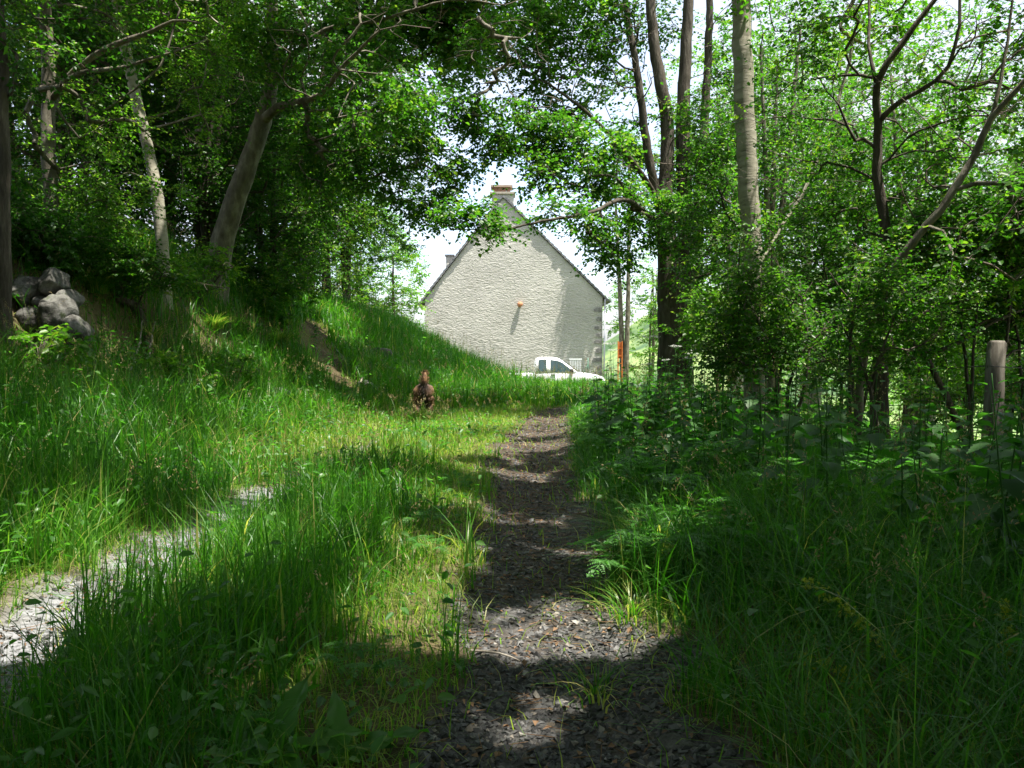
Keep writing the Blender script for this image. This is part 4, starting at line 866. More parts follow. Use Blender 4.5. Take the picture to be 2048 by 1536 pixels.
# ------------------------------------------------------------------ boulder wall, rocks, roots
from mathutils import noise as mnoise
def rock_mesh(mb, c, r, seed, sub=4, planes=13):
    bm = bmesh.new(); bmesh.ops.create_icosphere(bm, subdivisions=sub, radius=1)
    V = A([v.co[:] for v in bm.verts]); F = A([[v.index for v in f.verts] for f in bm.faces]); bm.free()
    n = sphere_dirs(planes); d = U(.62, .95, planes)
    rad = np.minimum(1.0, (d[None] / np.maximum(V @ n.T, .03)).min(1))           # broken faces
    rad = rad * (1 + A([mnoise.noise(Vector(v * 2.2) + Vector((seed * 7.3, seed, 0))) for v in V]) * .10 + A([mnoise.noise(Vector(v * 7) + Vector((seed, 3, seed))) for v in V]) * .035)
    mb.add(V * rad[:, None] * 1.12 * A(r) + A(c), None, F)
bw = at(70, 610, 9.0)
bwall = empty('boulder_wall', (bw[0], bw[1], H1(bw[0], bw[1])), 'dry wall of rough grey boulders half overgrown at the foot of the bank', 'wall')
for k, (px, py, rx, rz, dd) in enumerate([(8, 590, 30, 30, 0), (64, 582, 30, 34, .05), (112, 566, 24, 30, .14), (22, 648, 32, 32, -.03), (118, 636, 30, 46, -.06), (72, 640, 26, 32, .06), (155, 664, 17, 32, .02), 
                                      (-40, 620, 34, 36, 0), (-42, 560, 34, 28, .1), (96, 704, 40, 26, -.08), (30, 706, 40, 26, -.06), (140, 600, 13, 20, .2), (44, 612, 14, 12, .12), (92, 604, 12, 14, .14)]):
    c = at(px, py, 8.75 + dd); s_k = 8.75 / F_PX * .98
    q = MB(); rock_mesh(q, c - A(bwall.location), (rx * s_k, .26, rz * s_k), k + 1)
    q.build('stone', M['rock'], bwall)
def rock_at(p, r, label, seed, flat=.6):
    q = MB(); rock_mesh(q, (0, 0, r * flat * .4), (r, r * .8, r * flat), seed, 3)
    o = q.build('rock', M['rock'], None, True); o.location = tuple(p); return tag(o, label, 'rock')
rock_at(gp(762, 712), .26, 'brown grey rock on the mound beside the earth path', 21)
rock_at(gp(735, 776), .17, 'small rock at the lower end of the earth path', 22)
rock_at(gp(552, 798), .20, 'rock half sunk in the grass at the toe of the bank', 23)
rock_at(gp(588, 592), .34, 'pale rock beside the upper end of the path under the bush', 24, 1.3)
rock_at(gp(1355, 1490), .05, 'flat grey stone lying on the gravel at the near end of the lane', 25, .35)
rock_at(gp(1125, 855), .06, 'pale stone on the far stretch of the gravel track', 26, .7)
# bare roots and dead sticks on the broken bank
def stick(pts, r, label, name='dead_branch', mat='dead_wood', cat='branch', sides=7):
    P, R = spline(A(pts), A(r), .06); P = P + rng.normal(size=P.shape) * r[0] * .25; o_ = P[0].copy(); q = MB(); tube(q, P - o_, R, sides, .2)
    o = q.build(name, M[mat]); o.location = tuple(o_); return tag(o, label, cat)
def lift(px, py, h): p = gp(px, py); return p + A([0, 0, h])
stick([lift(232, 612, .10), lift(270, 640, .2), lift(290, 680, .15), lift(300, 730, .05)], [.05, .06, .05, .04], 'thick dark root crossing the bare earth of the bank', 'root', 'bark_dark', 'root')
stick([lift(210, 590, .12), lift(250, 600, .25), lift(282, 612, .12)], [.03, .04, .02], 'short grey root sticking out of the bank above the bare earth', 'root', 'bark_grey', 'root')
stick([lift(296, 755, .02), lift(300, 725, .18), lift(310, 690, .32)], [.022, .02, .01], 'pale broken stick standing up below the bank', 'dead_branch')
stick([lift(262, 745, .03), lift(280, 715, .2), lift(285, 690, .33)], [.014, .014, .008], 'thin bleached stick leaning beside the broken stick', 'dead_branch')
stick([lift(705, 798, .02), lift(716, 783, .12), lift(726, 770, .14)], [.02, .026, .014], 'bleached forked stick at the lower end of the earth path', 'dead_branch')
stick([lift(940, 1310, .015), lift(1000, 1318, .02), lift(1040, 1330, .015)], [.004, .004, .002], 'fallen twig across the gravel below the bright sun patch', 'dead_branch')

# ------------------------------------------------------------------ wire fence on the valley side
fpb = at(1975, 1010, 6.4); fpt = at(1996, 682, 6.4)
fence = empty('wire_fence', (fpb[0], fpb[1], H1(fpb[0], fpb[1])), 'weathered split wooden posts strung with dark barbed wire', 'fence')
fo = A(fence.location)
wood = rough_mat('weathered_post_wood', [(.3, (.06, .05, .04)), (.5, (.16, .14, .115)), (.7, (.30, .28, .24))], 16, (1, 1, .12), .8, .012)
def post(b, t, r):
    q = MB(); L = np.linspace(0, 1, 14)[:, None]; P = b * (1 - L) + t * L + rng.normal(size=(14, 3)) * .004
    R = np.full(14, r) * (1 + .08 * np.sin(np.linspace(0, 5, 14))); L2 = 1; P[-2] = P[-1] - (t - b) / np.linalg.norm(t - b) * .02; R[-1] *= .74; R[-2] *= 1.0
    tube(q, P - fo, R, 12, .16); return q.build('post', wood, fence)
b0_ = fpb.copy(); b0_[2] = fo[2] - .3; post(b0_, fpt, .073)
posts = [fpt]
for (px, d, hgt, r) in [(1465, 21, 1.1, .06)]:
    b = at(px, 760, d); g = ground(b[0], b[1]); post(g - A([0, 0, .2]), g + A([.04, 0, hgt]), r); posts.append(g + A([.04, 0, hgt]))
pn = fpt + A([1.6, -4.2, -.05])
for dzw in (.20, .50, .78):
    q = MB(); pts = [pn - A([0, 0, dzw])] + [p - A([.08, 0, dzw]) for p in posts]
    full = []
    for i in range(len(pts) - 1):
        tt = np.linspace(0, 1, 30)[:, None]; s_ = pts[i] * (1 - tt) + pts[i + 1] * tt; s_[:, 2] -= .05 * 4 * (tt * (1 - tt))[:, 0]; full.append(s_[:-1])
    full = np.vstack(full); tube(q, full - fo, np.full(len(full), .0035), 5)
    bp_ = full[::1] ; thin_twigs(q, bp_ - fo - A([0, 0, .012]) + rng.normal(size=bp_.shape) * .006, bp_ - fo + A([0, 0, .012]), .002, .002)
    q.build('barbed_wire', trim, fence)

# ------------------------------------------------------------------ grass, weeds, gravel
def bare(x, y):
    """how bare the ground is: tracks and the earth path"""
    t = track_amount(x, y); pd = path_dist(x, y) + (fbm(x * 2.5, y * 2.5, 41) - .47) * 1.1
    return np.maximum(t, smooth(.42, .08, pd))
def scatter(y0, y1, dens, xlim=(-12, 14), m=2.0):
    n = int(dens * (y1 - y0) * (xlim[1] - xlim[0])); y = U(y0, y1, n); x = U(*xlim, n)
    k = np.abs(x) < .66 * y + m; return x[k], y[k]
gl = MB(); gy_ = MB(); gf_ = MB(); bank_g = MB()
def tall(x, y):
    """typical blade length at a place"""
    r = x - rt(y); h = np.full(len(x), .36)
    h = np.where(r > .45, .40 + .14 * smooth(.5, 1.3, r), h)
    h = np.where((r < -.4) & (r > -1.7), .10 + .28 * smooth(-.55, -1.05, r), h)
    h = np.where(r < -2.2, .36 + .22 * smooth(-2.3, -3.0, r), h)
    h = np.where(y > 9, h * .82, h); far_ = smooth(6.0, 8.0, y) * smooth(17, 15, y) * smooth(-.1, -.3, r) * smooth(-3.2, -2.7, r); h = h * (1 - .38 * far_)
    u = toe(y) - x; h = np.where((y > 20) & (u > .5), .52, h); h = np.where((y > 16) & (u < 0), .50, h); h = np.where((y > 21) & (u > -1.2), .62, h); h = np.where((y > 22) & (u > -.7) & (u < 1.6), .80, h)
    return h * (.6 + .9 * fbm(x * .9, y * .9, 61))
for (y0, y1, dens, wmul, seg) in [(.75, 2.2, 2600, .85, 4), (2.2, 4.2, 2200, 1.0, 4), (4.2, 8, 1500, 1.25, 3), (8, 15, 760, 1.9, 3), (15, 30, 330, 3.2, 3), (30, 52, 60, 6, 2)]:
    x, y = scatter(y0, y1, dens)
    d = np.hypot(x, y); b = bare(x, y); clump = fbm(x * 2.2, y * 2.2, 71)
    k = (rng.random(len(x)) > b * 1.08) & (rng.random(len(x)) < .35 + 1.5 * (clump - .25)) & (d > .8)
    # the broken earth face of the bank and the ground under the boulder wall stay thin
    u = toe(y) - x; face = smooth(1.2, 1.8, u) * smooth(3.2, 2.7, u) * smooth(11.2, 10.2, y) * smooth(7.4, 8.4, y)
    k &= rng.random(len(x)) > face * .72
    # dead ground under the shrubs on the right, open meadow beyond
    r = x - rt(y); k &= rng.random(len(x)) > smooth(3.6, 5, r) * .55 * smooth(20, 14, y)
    k &= ~((r > .4) & (r < 1.6) & (d < 1.35))
    thin = np.maximum(smooth(-.95, -.5, r) * smooth(-.2, -.4, r), smooth(6.0, 8.0, y) * smooth(17, 15, y) * smooth(-.1, -.3, r) * smooth(-3.2, -2.7, r))
    k &= rng.random(len(x)) > thin * .55
    x, y = x[k], y[k]; n = len(x); z = height(x, y); P = np.stack([x, y, z - .01], -1); thin = thin[k]
    h = tall(x, y) * U(.45, 1.2, n) * np.where(bare(x, y) > .3, .4, 1); hw = U(.004, .009, n) * np.where(rng.random(n) < .10, 1.9, 1) * wmul
    az = U(0, 2 * np.pi, n); bend = np.abs(rng.normal(.4, .38, n)) + np.where(x - rt(y) > .4, np.abs(rng.normal(.3, .4, n)), 0); R = np.clip(rng.beta(2, 3.2, n) + (fbm(x * .7, y * .7, 81) - .47) * .7, 0, 1)
    straw = rng.random(n) < .035; R = np.clip(R + .30 * thin, 0, .92); R = np.where(straw | (rng.random(n) < .10 * thin), U(.94, 1, n), np.minimum(R, .9))
    blades(gl, P, h, hw, az, bend, R, seg)
    # short undergrowth
    x, y = scatter(y0, y1, dens * .8); b = bare(x, y); k = (rng.random(len(x)) > b * .93) & (np.hypot(x, y) > .9); x, y = x[k], y[k]; n = len(x)
    P = np.stack([x, y, height(x, y) - .01], -1)
    blades(gy_, P, U(.05, .16, n), U(.003, .0065, n) * wmul, U(0, 6.28, n), np.abs(rng.normal(.9, .5, n)), np.clip(rng.normal(.45, .22, n), 0, 1), 2)
    # broad weed leaves
    x, y = scatter(y0, y1, dens * .26); b = bare(x, y); cl = fbm(x * 1.1 + 7, y * 1.1, 91); k = (rng.random(len(x)) > b) & (rng.random(len(x)) < .1 + 2.2 * np.clip(cl - .42, 0, 1)) & (np.hypot(x, y) > 1.1); x, y = x[k], y[k]; n = len(x)
    P = np.stack([x, y, height(x, y) + U(.02, .32, n) * tall(x, y) / .4], -1); dd = sphere_dirs(n); dd[:, 2] = U(-.4, .3, n)
    leaves(gf_, P, dd, norm(A([0, 0, 1.]) + sphere_dirs(n) * .6), U(.03, .06, n) * wmul ** .6, U(.018, .035, n) * wmul ** .6, rng.random(n), fold=.15, droop=.2)
tag(gl.build('meadow_grass', M['grass']), 'tall green grass of the verges and the strip between the wheel tracks', 'grass', kind='stuff')
tag(gy_.build('short_grass', M['grass_yellow']), 'short yellowish grass growing low between the taller blades', 'grass', kind='stuff')
tag(gf_.build('weeds', M['weed']), 'small broad leaved weeds growing through the grass', 'weeds', kind='stuff')

# grass in flower: thin stalks with open seed heads
sg = MB(); sh = MB()
for (y0, y1, dens, s_) in [(1.3, 4.2, 26, 1.0), (4.2, 9, 16, 1.3), (9, 16, 9, 2.0), (16, 30, 5, 3.2)]:
    x, y = scatter(y0, y1, dens, m=1.0); r = x - rt(y); k = (bare(x, y) < .1) & (r < 3.5); x, y = x[k], y[k]; n = len(x)
    P = np.stack([x, y, height(x, y)], -1); h = (tall(x, y) + .22) * U(.9, 1.35, n); az = U(0, 6.28, n)
    C = blades(sg, P, h, np.full(n, .0026) * s_, az, np.abs(rng.normal(.3, .15, n)), U(.3, .85, n), 5)
    tipd = norm(C[:, -1] - C[:, -2]); q = 16
    t = U(0, 1, (n, q)); base = C[:, -2][:, None] * (1 - t[..., None]) + C[:, -1][:, None] * t[..., None]
    dd = norm(np.repeat(tipd[:, None], q, 1) + sphere_dirs(n * q).reshape(n, q, 3) * .8)
    base = base + dd * (U(.004, .03, (n, q)) * (1.1 - t))[..., None]
    leaves(sh, base.reshape(-1, 3), dd.reshape(-1, 3), sphere_dirs(n * q), U(.008, .014, n * q) * s_ ** .7, .004 * s_ ** .8, np.repeat(rng.random(n), q), simple=True)
tag(sg.build('grass_stalks', M['grass']), 'thin flowering stalks rising above the grass', 'grass', kind='stuff')
tag(sh.build('grass_seed_heads', M['straw']), 'pale feathery seed heads on the grass stalks', 'grass', kind='stuff')

# tussocks of drooping dry grass on the bank
def tussock(px, py, label, n=420, L=.55):
    p = gp(px, py); q = MB(); k = U(0, 6.28, n); rr = U(0, .14, n)
    P = np.stack([np.cos(k) * rr, np.sin(k) * rr, np.full(n, .02)], -1)
    blades(q, P, U(.6, 1.1, n) * L, U(.004, .008, n), k + U(-.5, .5, n), U(.7, 1.7, n), np.where(rng.random(n) < .45, U(.92, 1, n), U(.1, .8, n)), 4)
    o = q.build('grass_tussock', M['grass']); o.location = tuple(p); return tag(o, label, 'grass tuft')
tussock(190, 590, 'drooping grass tuft hanging over the end of the boulder wall', 520)
tussock(165, 530, 'brownish grass tuft on top of the boulder wall', 380)
tussock(230, 545, 'dry grass tuft hanging over the bare earth above the root', 420)
tussock(300, 690, 'green grass tuft just past the bare earth of the bank', 300)
tussock(560, 690, 'lush grass tuft beside the earth path', 420, .5)
tussock(430, 660, 'sunlit grass tuft halfway up the bank below the thick trunk', 300, .4)
for lb_, ox, oy in [('tall sunny grass tuft just in front of the dog', -.14, -.45), ('thin grass tuft at the right hind foot of the dog', .16, -.36)]:
    o_t = tussock(850, 850, lb_, 120, .36); o_t.location = tuple(ground(dx + ox, dy + oy))
tussock(1310, 1130, 'bright narrow bladed grass tuft spilling onto the gravel edge', 420, .42)
tussock(1265, 1240, 'small grass tuft on the gravel by the bright sun patch', 90, .16)
tussock(1190, 1400, 'sparse grass tuft in the middle of the near gravel', 70, .12)

# gravel chips, twigs and dead leaves on the tracks
gv = MB()
octa = A([(1, 0, 0), (-1, 0, 0), (0, 1, 0), (0, -1, 0), (0, 0, 1), (0, 0, -1)], float)
of = A([(0, 2, 4), (2, 1, 4), (1, 3, 4), (3, 0, 4), (2, 0, 5), (1, 2, 5), (3, 1, 5), (0, 3, 5)])
for (y0, y1, dens, s0, s1) in [(1.2, 3, 5600, .004, .018), (3, 4.6, 2400, .005, .018), (4.6, 7, 900, .006, .02), (7, 14, 260, .010, .024)]:
    x, y = scatter(y0, y1, dens, xlim=(-3.2, 2.0), m=1); k = rng.random(len(x)) < smooth(.25, .8, track_amount(x, y)) * .95 + .01; x, y = x[k], y[k]; n = len(x)
    s = U(s0, s1, n) * U(.6, 1.1, n); k2 = (x < -1.1) & (rng.random(n) < .8); x, y, s = x[~k2], y[~k2], s[~k2]; n = len(x); V = octa[None] * (s[:, None, None] * U(.55, 1.2, (n, 6, 1))) * A([1.15, 1, .6]) + rng.normal(size=(n, 6, 3)) * (s * .22)[:, None, None]
    a = U(0, 6.28, n); tl = U(-.5, .5, n); ca, sa = np.cos(a), np.sin(a)
    Vx = V[..., 0] * ca[:, None] - V[..., 1] * sa[:, None]; Vy = V[..., 0] * sa[:, None] + V[..., 1] * ca[:, None]; Vz = V[..., 2] + Vx * np.tan(tl)[:, None] * .6
    V = np.stack([Vx + x[:, None], Vy + y[:, None], Vz + (height(x, y) + s * .22)[:, None]], -1)
    gv.add(V.reshape(-1, 3), None, (of[None] + (np.arange(n) * 6)[:, None, None]).reshape(-1, 3), np.repeat(rng.random(n), 6))
gmx, nt, N, L, bs = new_mat('slate_chippings'); a_ = N.new('ShaderNodeAttribute'); a_.attribute_name = 'rnd'
r_ = ramp(N, [(0, (.030, .029, .029)), (.55, (.066, .064, .063)), (.85, (.115, .112, .108)), (.95, (.15, .12, .09)), (1, (.27, .25, .22))]); L.new(a_.outputs['Fac'], r_.inputs['Fac']); L.new(r_.outputs['Color'], bs.inputs['Base Color']); bs.inputs['Roughness'].default_value = .6
tag(gv.build('gravel', gmx, None, False), 'grey slate chippings loose on the wheel tracks', 'gravel', kind='stuff')
lt = MB()
x, y = scatter(1.2, 16, 110, xlim=(-3, 2.4), m=1); k = rng.random(len(x)) < track_amount(x, y) * .9 + .08; x, y = x[k], y[k]; n = len(x)
P = np.stack([x, y, height(x, y) + .012], -1); a = U(0, 6.28, n); e = np.stack([np.cos(a), np.sin(a), U(-.1, .15, n)], -1) * U(.02, .09, n)[:, None]
thin_twigs(lt, P, P + e, .0018, .001)
xx, yy = scatter(1.2, 22, 300, xlim=(-6, 2.4), m=1); k = rng.random(len(xx)) < np.maximum(bare(xx, yy) * .6, .05); xx, yy = xx[k], yy[k]; n = len(xx)
dd = sphere_dirs(n); dd[:, 2] *= .2
leaves(lt, np.stack([xx, yy, height(xx, yy) + .014], -1), dd, norm(A([0, 0, 1]) + sphere_dirs(n) * .4), U(.015, .035, n), U(.008, .02, n), rng.random(n), simple=True)
tag(lt.build('leaf_litter', rough_mat('dead_leaf_and_twig', [(.3, (.10, .06, .035)), (.55, (.22, .13, .07)), (.75, (.36, .25, .15))], 3, bump=0)), 'dead brown leaves and bits of twig on the tracks', 'litter', kind='stuff')

# ------------------------------------------------------------------ plants of the verge
def toothed(mb, base, D, Nn, L, W, R, teeth=7, curl=.25):
    """one toothed heart-shaped leaf"""
    D = norm(A(D)); S = norm(np.cross(D, A(Nn))); Nn = np.cross(S, D); base = A(base)
    t = np.linspace(0, 1, teeth * 2 + 1); prof = np.sin(np.pi * np.clip(t, 0, 1) ** .62) ** .85; prof[0] = .12; prof[-1] = 0
    tooth = np.where(np.arange(len(t)) % 2 == 1, 1.10, .86)
    w = W * .5 * prof * tooth; adv = np.where(np.arange(len(t)) % 2 == 1, .03, 0)
    mid = base + D * (t * L)[:, None] - Nn * (curl * L * t ** 2)[:, None]
    lft = mid + S * w[:, None] + D * (adv * L)[:, None] + Nn * (w * .25)[:, None]; rgt = mid - S * w[:, None] + D * (adv * L)[:, None] + Nn * (w * .25)[:, None]
    V = np.vstack([mid, lft, rgt]); n = len(t); i = np.arange(n - 1)
    mb.add(V, np.vstack([np.stack([i, i + 1, n + i + 1, n + i], -1), np.stack([i, 2 * n + i, 2 * n + i + 1, i + 1], -1)]), None, R)
def nettle_proto(seed, h):
    s = MB(); l = MB(); tops = A([U(-.06, .06), U(-.06, .06), h]); P, R = spline(A([[0, 0, -.05], tops * .5 + A([U(-.04, .04), U(-.04, .04), 0]), tops]), A([.005, .004, .002]), .05)
    tube(s, P, R, 5); k = 9; a0 = U(0, 3)
    for i in range(k):
        f = .12 + .86 * i / (k - 1); p = P[min(len(P) - 1, int(f * (len(P) - 1)))]; L = (.125 * math.sin(math.pi * min(1, .18 + .62 * f) ** 1.0)) * (1.25 if f < .75 else .8) * (1 if f < .9 else .6)
        for q in (0, math.pi):
            a = a0 + i * math.pi / 2 + q + U(-.25, .25); d = A([math.cos(a), math.sin(a), U(-.35, .15) if f < .9 else .5]); pet = p + norm(d) * .025
            toothed(l, pet, d, A([0, 0, 1.]) + rng.normal(size=3) * .25, L * U(.85, 1.15), L * U(.55, .7), U(0, 1), curl=U(.15, .45))
    return s, l
protos = [nettle_proto(k, h) for k, h in enumerate((.80, .92, .70, .86))]
nmesh = [(s.mesh('stem'), l.mesh('leaves')) for s, l in protos]
for s_, l_ in nmesh: s_.materials.append(M['nettle']); l_.materials.append(M['nettle'])
def plant(name, label, cat, group, p, meshes, sc=1.0, rz=0.0, tilt=(0, 0)):
    o = empty(name, tuple(p), label, cat, group, rz); o.scale = (sc, sc, sc); o.rotation_euler = (tilt[0], tilt[1], rz)
    for nm, me in meshes:
        c = bpy.data.objects.new(nm, me); COL.objects.link(c); c.parent = o
    return o
NL = 'leafy green nettle crowded among the tall grass of the shaded verge'
for k in range(280):
    if k >= 230: y = U(4.6, 10); r = U(.62, 1.25)
    elif k < 110: y = U(2.6, 6.5); r = U(1.15 if y < 4.5 else .75, 3.6)
    else: y = U(6.5, 13); r = U(.7, 3.2)
    if k < 110 and r < 1.1 + .5 * (y < 3.4): continue
    x = rt(y) + r; i = k % 4
    plant('nettle_plant', NL, 'nettle', 'nettles on the shaded verge', ground(x, y), [('stem', nmesh[i][0]), ('foliage', nmesh[i][1])], (U(.9, 1.2) if k < 230 else U(.6, .95)), U(0, 6.28), (U(-.12, .12), U(-.12, .12)))
for (px, d, sc, lb) in [(1640, 4.3, 1.12, 'tall nettle with one pale glinting leaf in front of the thin dark trunk'), (1850, 3.9, 1.0, 'big dark nettle just in front of the fence post'), (1980, 3.3, .95, 'nettle at the edge of the shrubs below the fence post'), (1520, 4.8, 1.05, 'nettle standing tallest before the foot of the pale smooth trunk')]:
    p = at(px, 900, d); plant('nettle_plant', lb, 'nettle', None, ground(p[0], p[1]), [('stem', nmesh[1][0]), ('foliage', nmesh[1][1])], sc, U(0, 6))
# nettle-like herbs on the left
for k in range(150):
    y = U(4.5, 11) if k < 80 else U(9, 18); x = toe(y) + (U(-1.9, .25) if k < 80 else U(-3.2, -.3)); i = k % 4
    plant('herb_plant', 'small leafy herb among the lush grass of the bank', 'herb', 'leafy herbs on the bank', ground(x, y), [('stem', nmesh[i][0]), ('foliage', nmesh[i][1])], U(.35, .6), U(0, 6.28), (U(-.2, .2), U(-.2, .2)))

# feathery cow parsley fronds
def frond_plant(nf, L):
    s = MB(); l = MB()
    for f in range(nf):
        a = f * 6.283 / nf + U(-.3, .3); el = U(.35, 1.0); out = A([math.cos(a), math.sin(a), 0])
        tip_ = out * L * math.cos(el) + A([0, 0, L * math.sin(el)]); ctrl = tip_ * .55 + A([0, 0, L * .28]); P, R = spline(A([[0, 0, 0], ctrl, tip_]), A([.004, .003, .001]), .02); tube(s, P, R, 4, cap=False)
        k0 = int(len(P) * .45); T = norm(np.gradient(P, axis=0))
        for i in range(k0, len(P), 2):
            fr = (i - k0) / max(1, len(P) - 1 - k0); pl = .36 * L * (1 - fr) ** .8 * .8 + .012
            for sd in (-1, 1):
                sv = norm(np.cross(T[i], A([0, 0, 1.]))) * sd; dv = norm(sv * .85 + T[i] * .6 + A([0, 0, -.12])); q = max(3, int(pl / .012)); tt = np.linspace(.12, 1, q)
                B = P[i] + dv * (pl * tt)[:, None] - A([0, 0, 1]) * (.15 * pl * tt ** 2)[:, None]; up = norm(A([0, 0, 1.]) + rng.normal(size=3) * .1); c = np.cross(dv, up)
                for s2 in (-1, 1): leaves(l, B, norm(dv * .7 + c * s2 * .9) + np.zeros((q, 1)), np.tile(up, (q, 1)) + rng.normal(size=(q, 3)) * .15, .030 * (1.15 - tt) * (1 - .4 * fr) + .006, .012 * (1.1 - tt) + .004, U(0, 1, q), simple=True)
    return s.mesh('stem'), l.mesh('fronds')
fmesh = [frond_plant(6, .48), frond_plant(7, .42)]
for s_, l_ in fmesh: s_.materials.append(M['frond']); l_.materials.append(M['frond'])
def fern(px, py, sc, label, grp=None, i=0, d=None):
    p = gp(px, py); return plant('cow_parsley_plant', label, 'cow parsley', grp, p, [('stem', fmesh[i][0]), ('fronds', fmesh[i][1])], sc, U(0, 6))
fern(1335, 1165, .9, 'feathery fern-like plant catching the sun at the verge edge', None, 0)
fern(1262, 1185, .8, 'feathery plant spreading onto the gravel edge of the verge', None, 1)
fern(1400, 1130, .9, 'feathery plant with lit fronds just behind the verge edge', None, 1)
fern(1560, 1150, 1.0, 'feathery plant in a sun fleck deep among the nettles', None, 0)
for k in range(26):
    y = U(4, 12); x = rt(y) + U(.65, 2.8); plant('cow_parsley_plant', 'feathery leaved plant shaded among the nettles', 'cow parsley', 'cow parsley among the nettles', ground(x, y, .1), [('stem', fmesh[k % 2][0]), ('fronds', fmesh[k % 2][1])], U(.8, 1.3), U(0, 6))
for k in range(12):
    y = U(1.8, 6); x = rt(y) - U(.55, 1.4); plant('cow_parsley_plant', 'small feathery plant in the grass strip between the tracks', 'cow parsley', 'cow parsley between the wheel tracks', ground(x, y), [('stem', fmesh[k % 2][0]), ('fronds', fmesh[k % 2][1])], U(.3, .5), U(0, 6))
# white umbels
white = leaf_mat('white_petal', [(0, (.62, .64, .58)), (1, (.78, .78, .74))], trans=(1, 1, 1))
us = MB(); ul = MB()
P, R = spline(A([[0, 0, 0], [.03, .02, .5], [.02, .0, .95]]), A([.004, .003, .002]), .05); tube(us, P, R, 5)
for a in np.linspace(0, 6.283, 11)[:-1]:
    e = P[-1] + A([math.cos(a) * .06, math.sin(a) * .06, .05]); tube(us, A([P[-1], e]), A([.0012, .001]), 3)
    q = 14; leaves(ul, e + rng.normal(size=(q, 3)) * A([.012, .012, .004]), sphere_dirs(q), np.tile(A([0, 0, 1.]), (q, 1)), .011, .009, U(0, 1, q), simple=True)
usm, ulm = us.mesh('stem'), ul.mesh('flowers'); usm.materials.append(M['frond']); ulm.materials.append(white)
for k in range(16):
    if k < 11: y = U(8, 15); x = rt(y) + U(.9, 2.9)
    else: y = U(22, 30); x = toe(y) - U(.3, 4)
    plant('umbel_flower', 'white flowered umbel standing above the verge by the trunks' if k < 11 else 'white flowered umbel on the crest of the grassy mound', 'wild flower', 'white umbels on the verge' if k < 11 else 'white umbels on the mound', ground(x, y), [('stem', usm), ('flower_head', ulm)], U(.9, 1.25), U(0, 6), (U(-.1, .1), U(-.1, .1)))

# dock plants at the near edge
def broad_leaf(mb, base, a, L, W, el, curl):
    d = A([math.cos(a) * math.cos(el), math.sin(a) * math.cos(el), math.sin(el)]); s = norm(np.cross(d, A([0, 0, 1.]))); nn = np.cross(s, d)
    t = np.linspace(0, 1, 12); mid = A(base) + d * (t * L)[:, None] - nn * (curl * L * t ** 2)[:, None]; w = W * .5 * np.sin(np.pi * np.clip(.04 + .96 * t, 0, 1) ** .8) ** .8; w[-1] = 0
    wav = .012 * np.sin(t * 20 + U(0, 6)); V = np.vstack([mid, mid + s * (w * .5)[:, None] + nn * (w * .3)[:, None], mid + s * w[:, None] + nn * (w * .35 + wav)[:, None], mid - s * (w * .5)[:, None] + nn * (w * .3)[:, None], mid - s * w[:, None] + nn * (w * .35 - wav)[:, None]])
    i = np.arange(11); n = 12
    Q = np.vstack([np.stack([a_ * n + i, a_ * n + i + 1, b_ * n + i + 1, b_ * n + i], -1) for a_, b_ in ((0, 1), (1, 2), (3, 0), (4, 3))]); mb.add(V, Q, None, U(0, 1))
def dock(px, py, label, specs):
    p = gp(px, py); o = empty('dock_plant', tuple(p), label, 'dock plant')
    for (a, L, W, el, c) in specs:
        q = MB(); broad_leaf(q, (U(-.01, .01), U(-.01, .01), 0), a, L, W, el, c); q.build('leaf', M['weed'], o)
dock(545, 1535, 'broad leaved dock plant at the near edge of the grass strip', [(1.2, .24, .075, 1.0, .25), (2.6, .2, .07, .7, .3), (.2, .22, .08, .6, .3), (-.9, .2, .07, .5, .2), (4.0, .2, .07, .8, .3)])
dock(690, 1530, 'dock plant with a long drooping leaf beside the near gravel', [(.5, .22, .07, .5, .35), (1.9, .19, .06, 1.0, .2), (3.3, .18, .06, .6, .3)])
dock(590, 1225, 'dock plant with upright rounded leaf in the middle of the grass strip', [(1.4, .2, .09, 1.2, .2), (-.3, .18, .07, .6, .3), (3.2, .18, .07, .7, .3)])
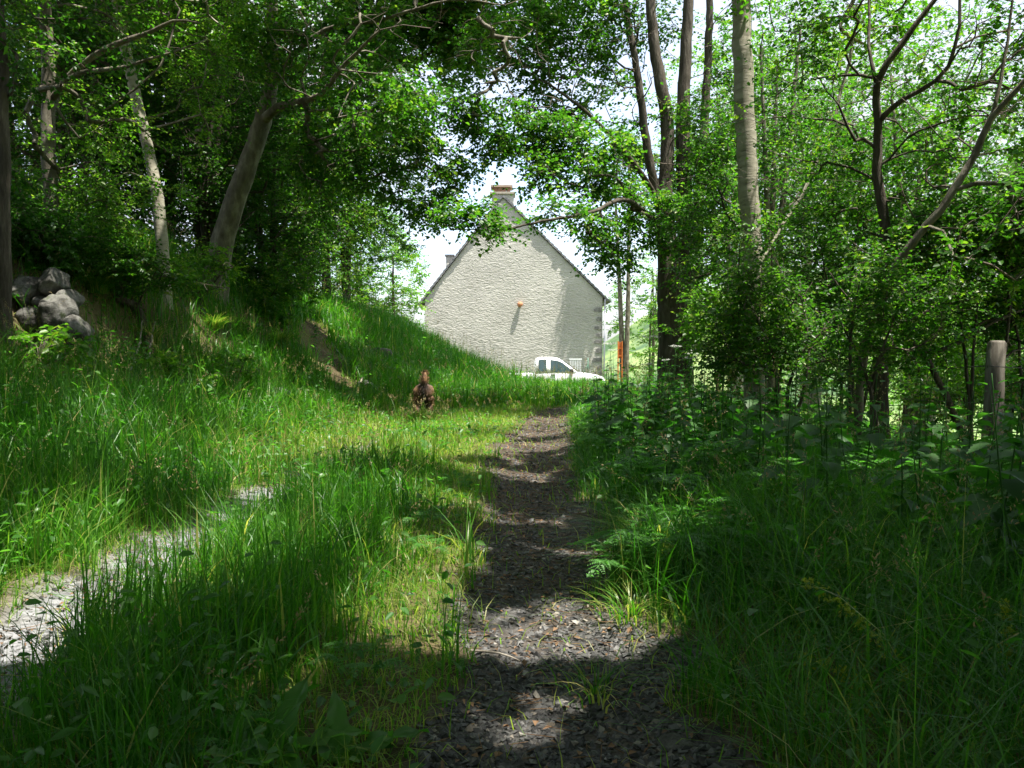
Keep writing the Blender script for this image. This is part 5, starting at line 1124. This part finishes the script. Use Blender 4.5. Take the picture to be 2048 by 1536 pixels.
dock(860, 910, 'dock plant in the sunny grass beside the dog', [(0.3, .25, .09, .8, .3), (2.2, .25, .09, .9, .3), (4.2, .25, .09, .7, .3)])
# yellow crosswort stems
yel = leaf_mat('yellow_green_flower', [(0, (.26, .38, .03)), (1, (.46, .50, .05))], trans=(1.2, 1.2, .8))
def crosswort(p0, p1, label):
    o_ = A(p0).copy(); P, R = spline(A([p0, (A(p0) + A(p1)) / 2 + A([0, 0, .06]), p1]), A([.0025, .002, .001]), .02); o = empty('crosswort_plant', tuple(o_), label, 'wild flower'); s = MB(); tube(s, P - o_, R, 4); s.build('stem', M['weed'], o)
    for i in range(int(len(P) * .3), len(P), 3):
        l = MB(); q = 26; leaves(l, P[i] - o_ + rng.normal(size=(q, 3)) * .009, sphere_dirs(q), sphere_dirs(q), .017, .010, U(0, 1, q), simple=True)
        l.build('flower_head', yel, o)
crosswort(gp(1900, 1480), at(1620, 1165, 2.6), 'yellow flowered stem arching highest over the dark verge grass')
crosswort(gp(1800, 1500), at(1600, 1310, 2.3), 'shorter yellow flowered stem below the tall arching one')
crosswort(gp(2020, 1420), at(2008, 1200, 2.5), 'upright yellow flowered stem at the outer side of the verge')
# leafy sunlit saplings low on the left
def sapling(px, d, label, n, mat, sc=1.0, base=None):
    b = at(px, 720, d); b[2] = H1(b[0], b[1]); sts = [(A([b, b + A([U(-.1, .1), 0, .3]), b + A([U(-.25, .25), U(-.1, .1), .62])]) * 1.0, A([.008, .006, .002]), .2) for _ in range(4)]
    return make_tree('young_shrub', label, 'shrub', sts, [(b + A([0, 0, .5]), (.42 * sc, .3, .22 * sc), n)], M['twig'], M[mat], leaf=(.075, .05), nsub=3, nleaf=5, sub_len=(.1, .2), tip=.002, sides=5)
sapling(80, 7.4, 'low sapling with bright sunlit leaves in front of the boulder wall', 26, 'leaf_light')
sapling(345, 9.5, 'small pale leaved sapling below the slender trunk', 20, 'leaf_light', .9)
sapling(470, 10.5, 'light leaved sapling on the sunny part of the bank', 22, 'leaf_light', 1.0)
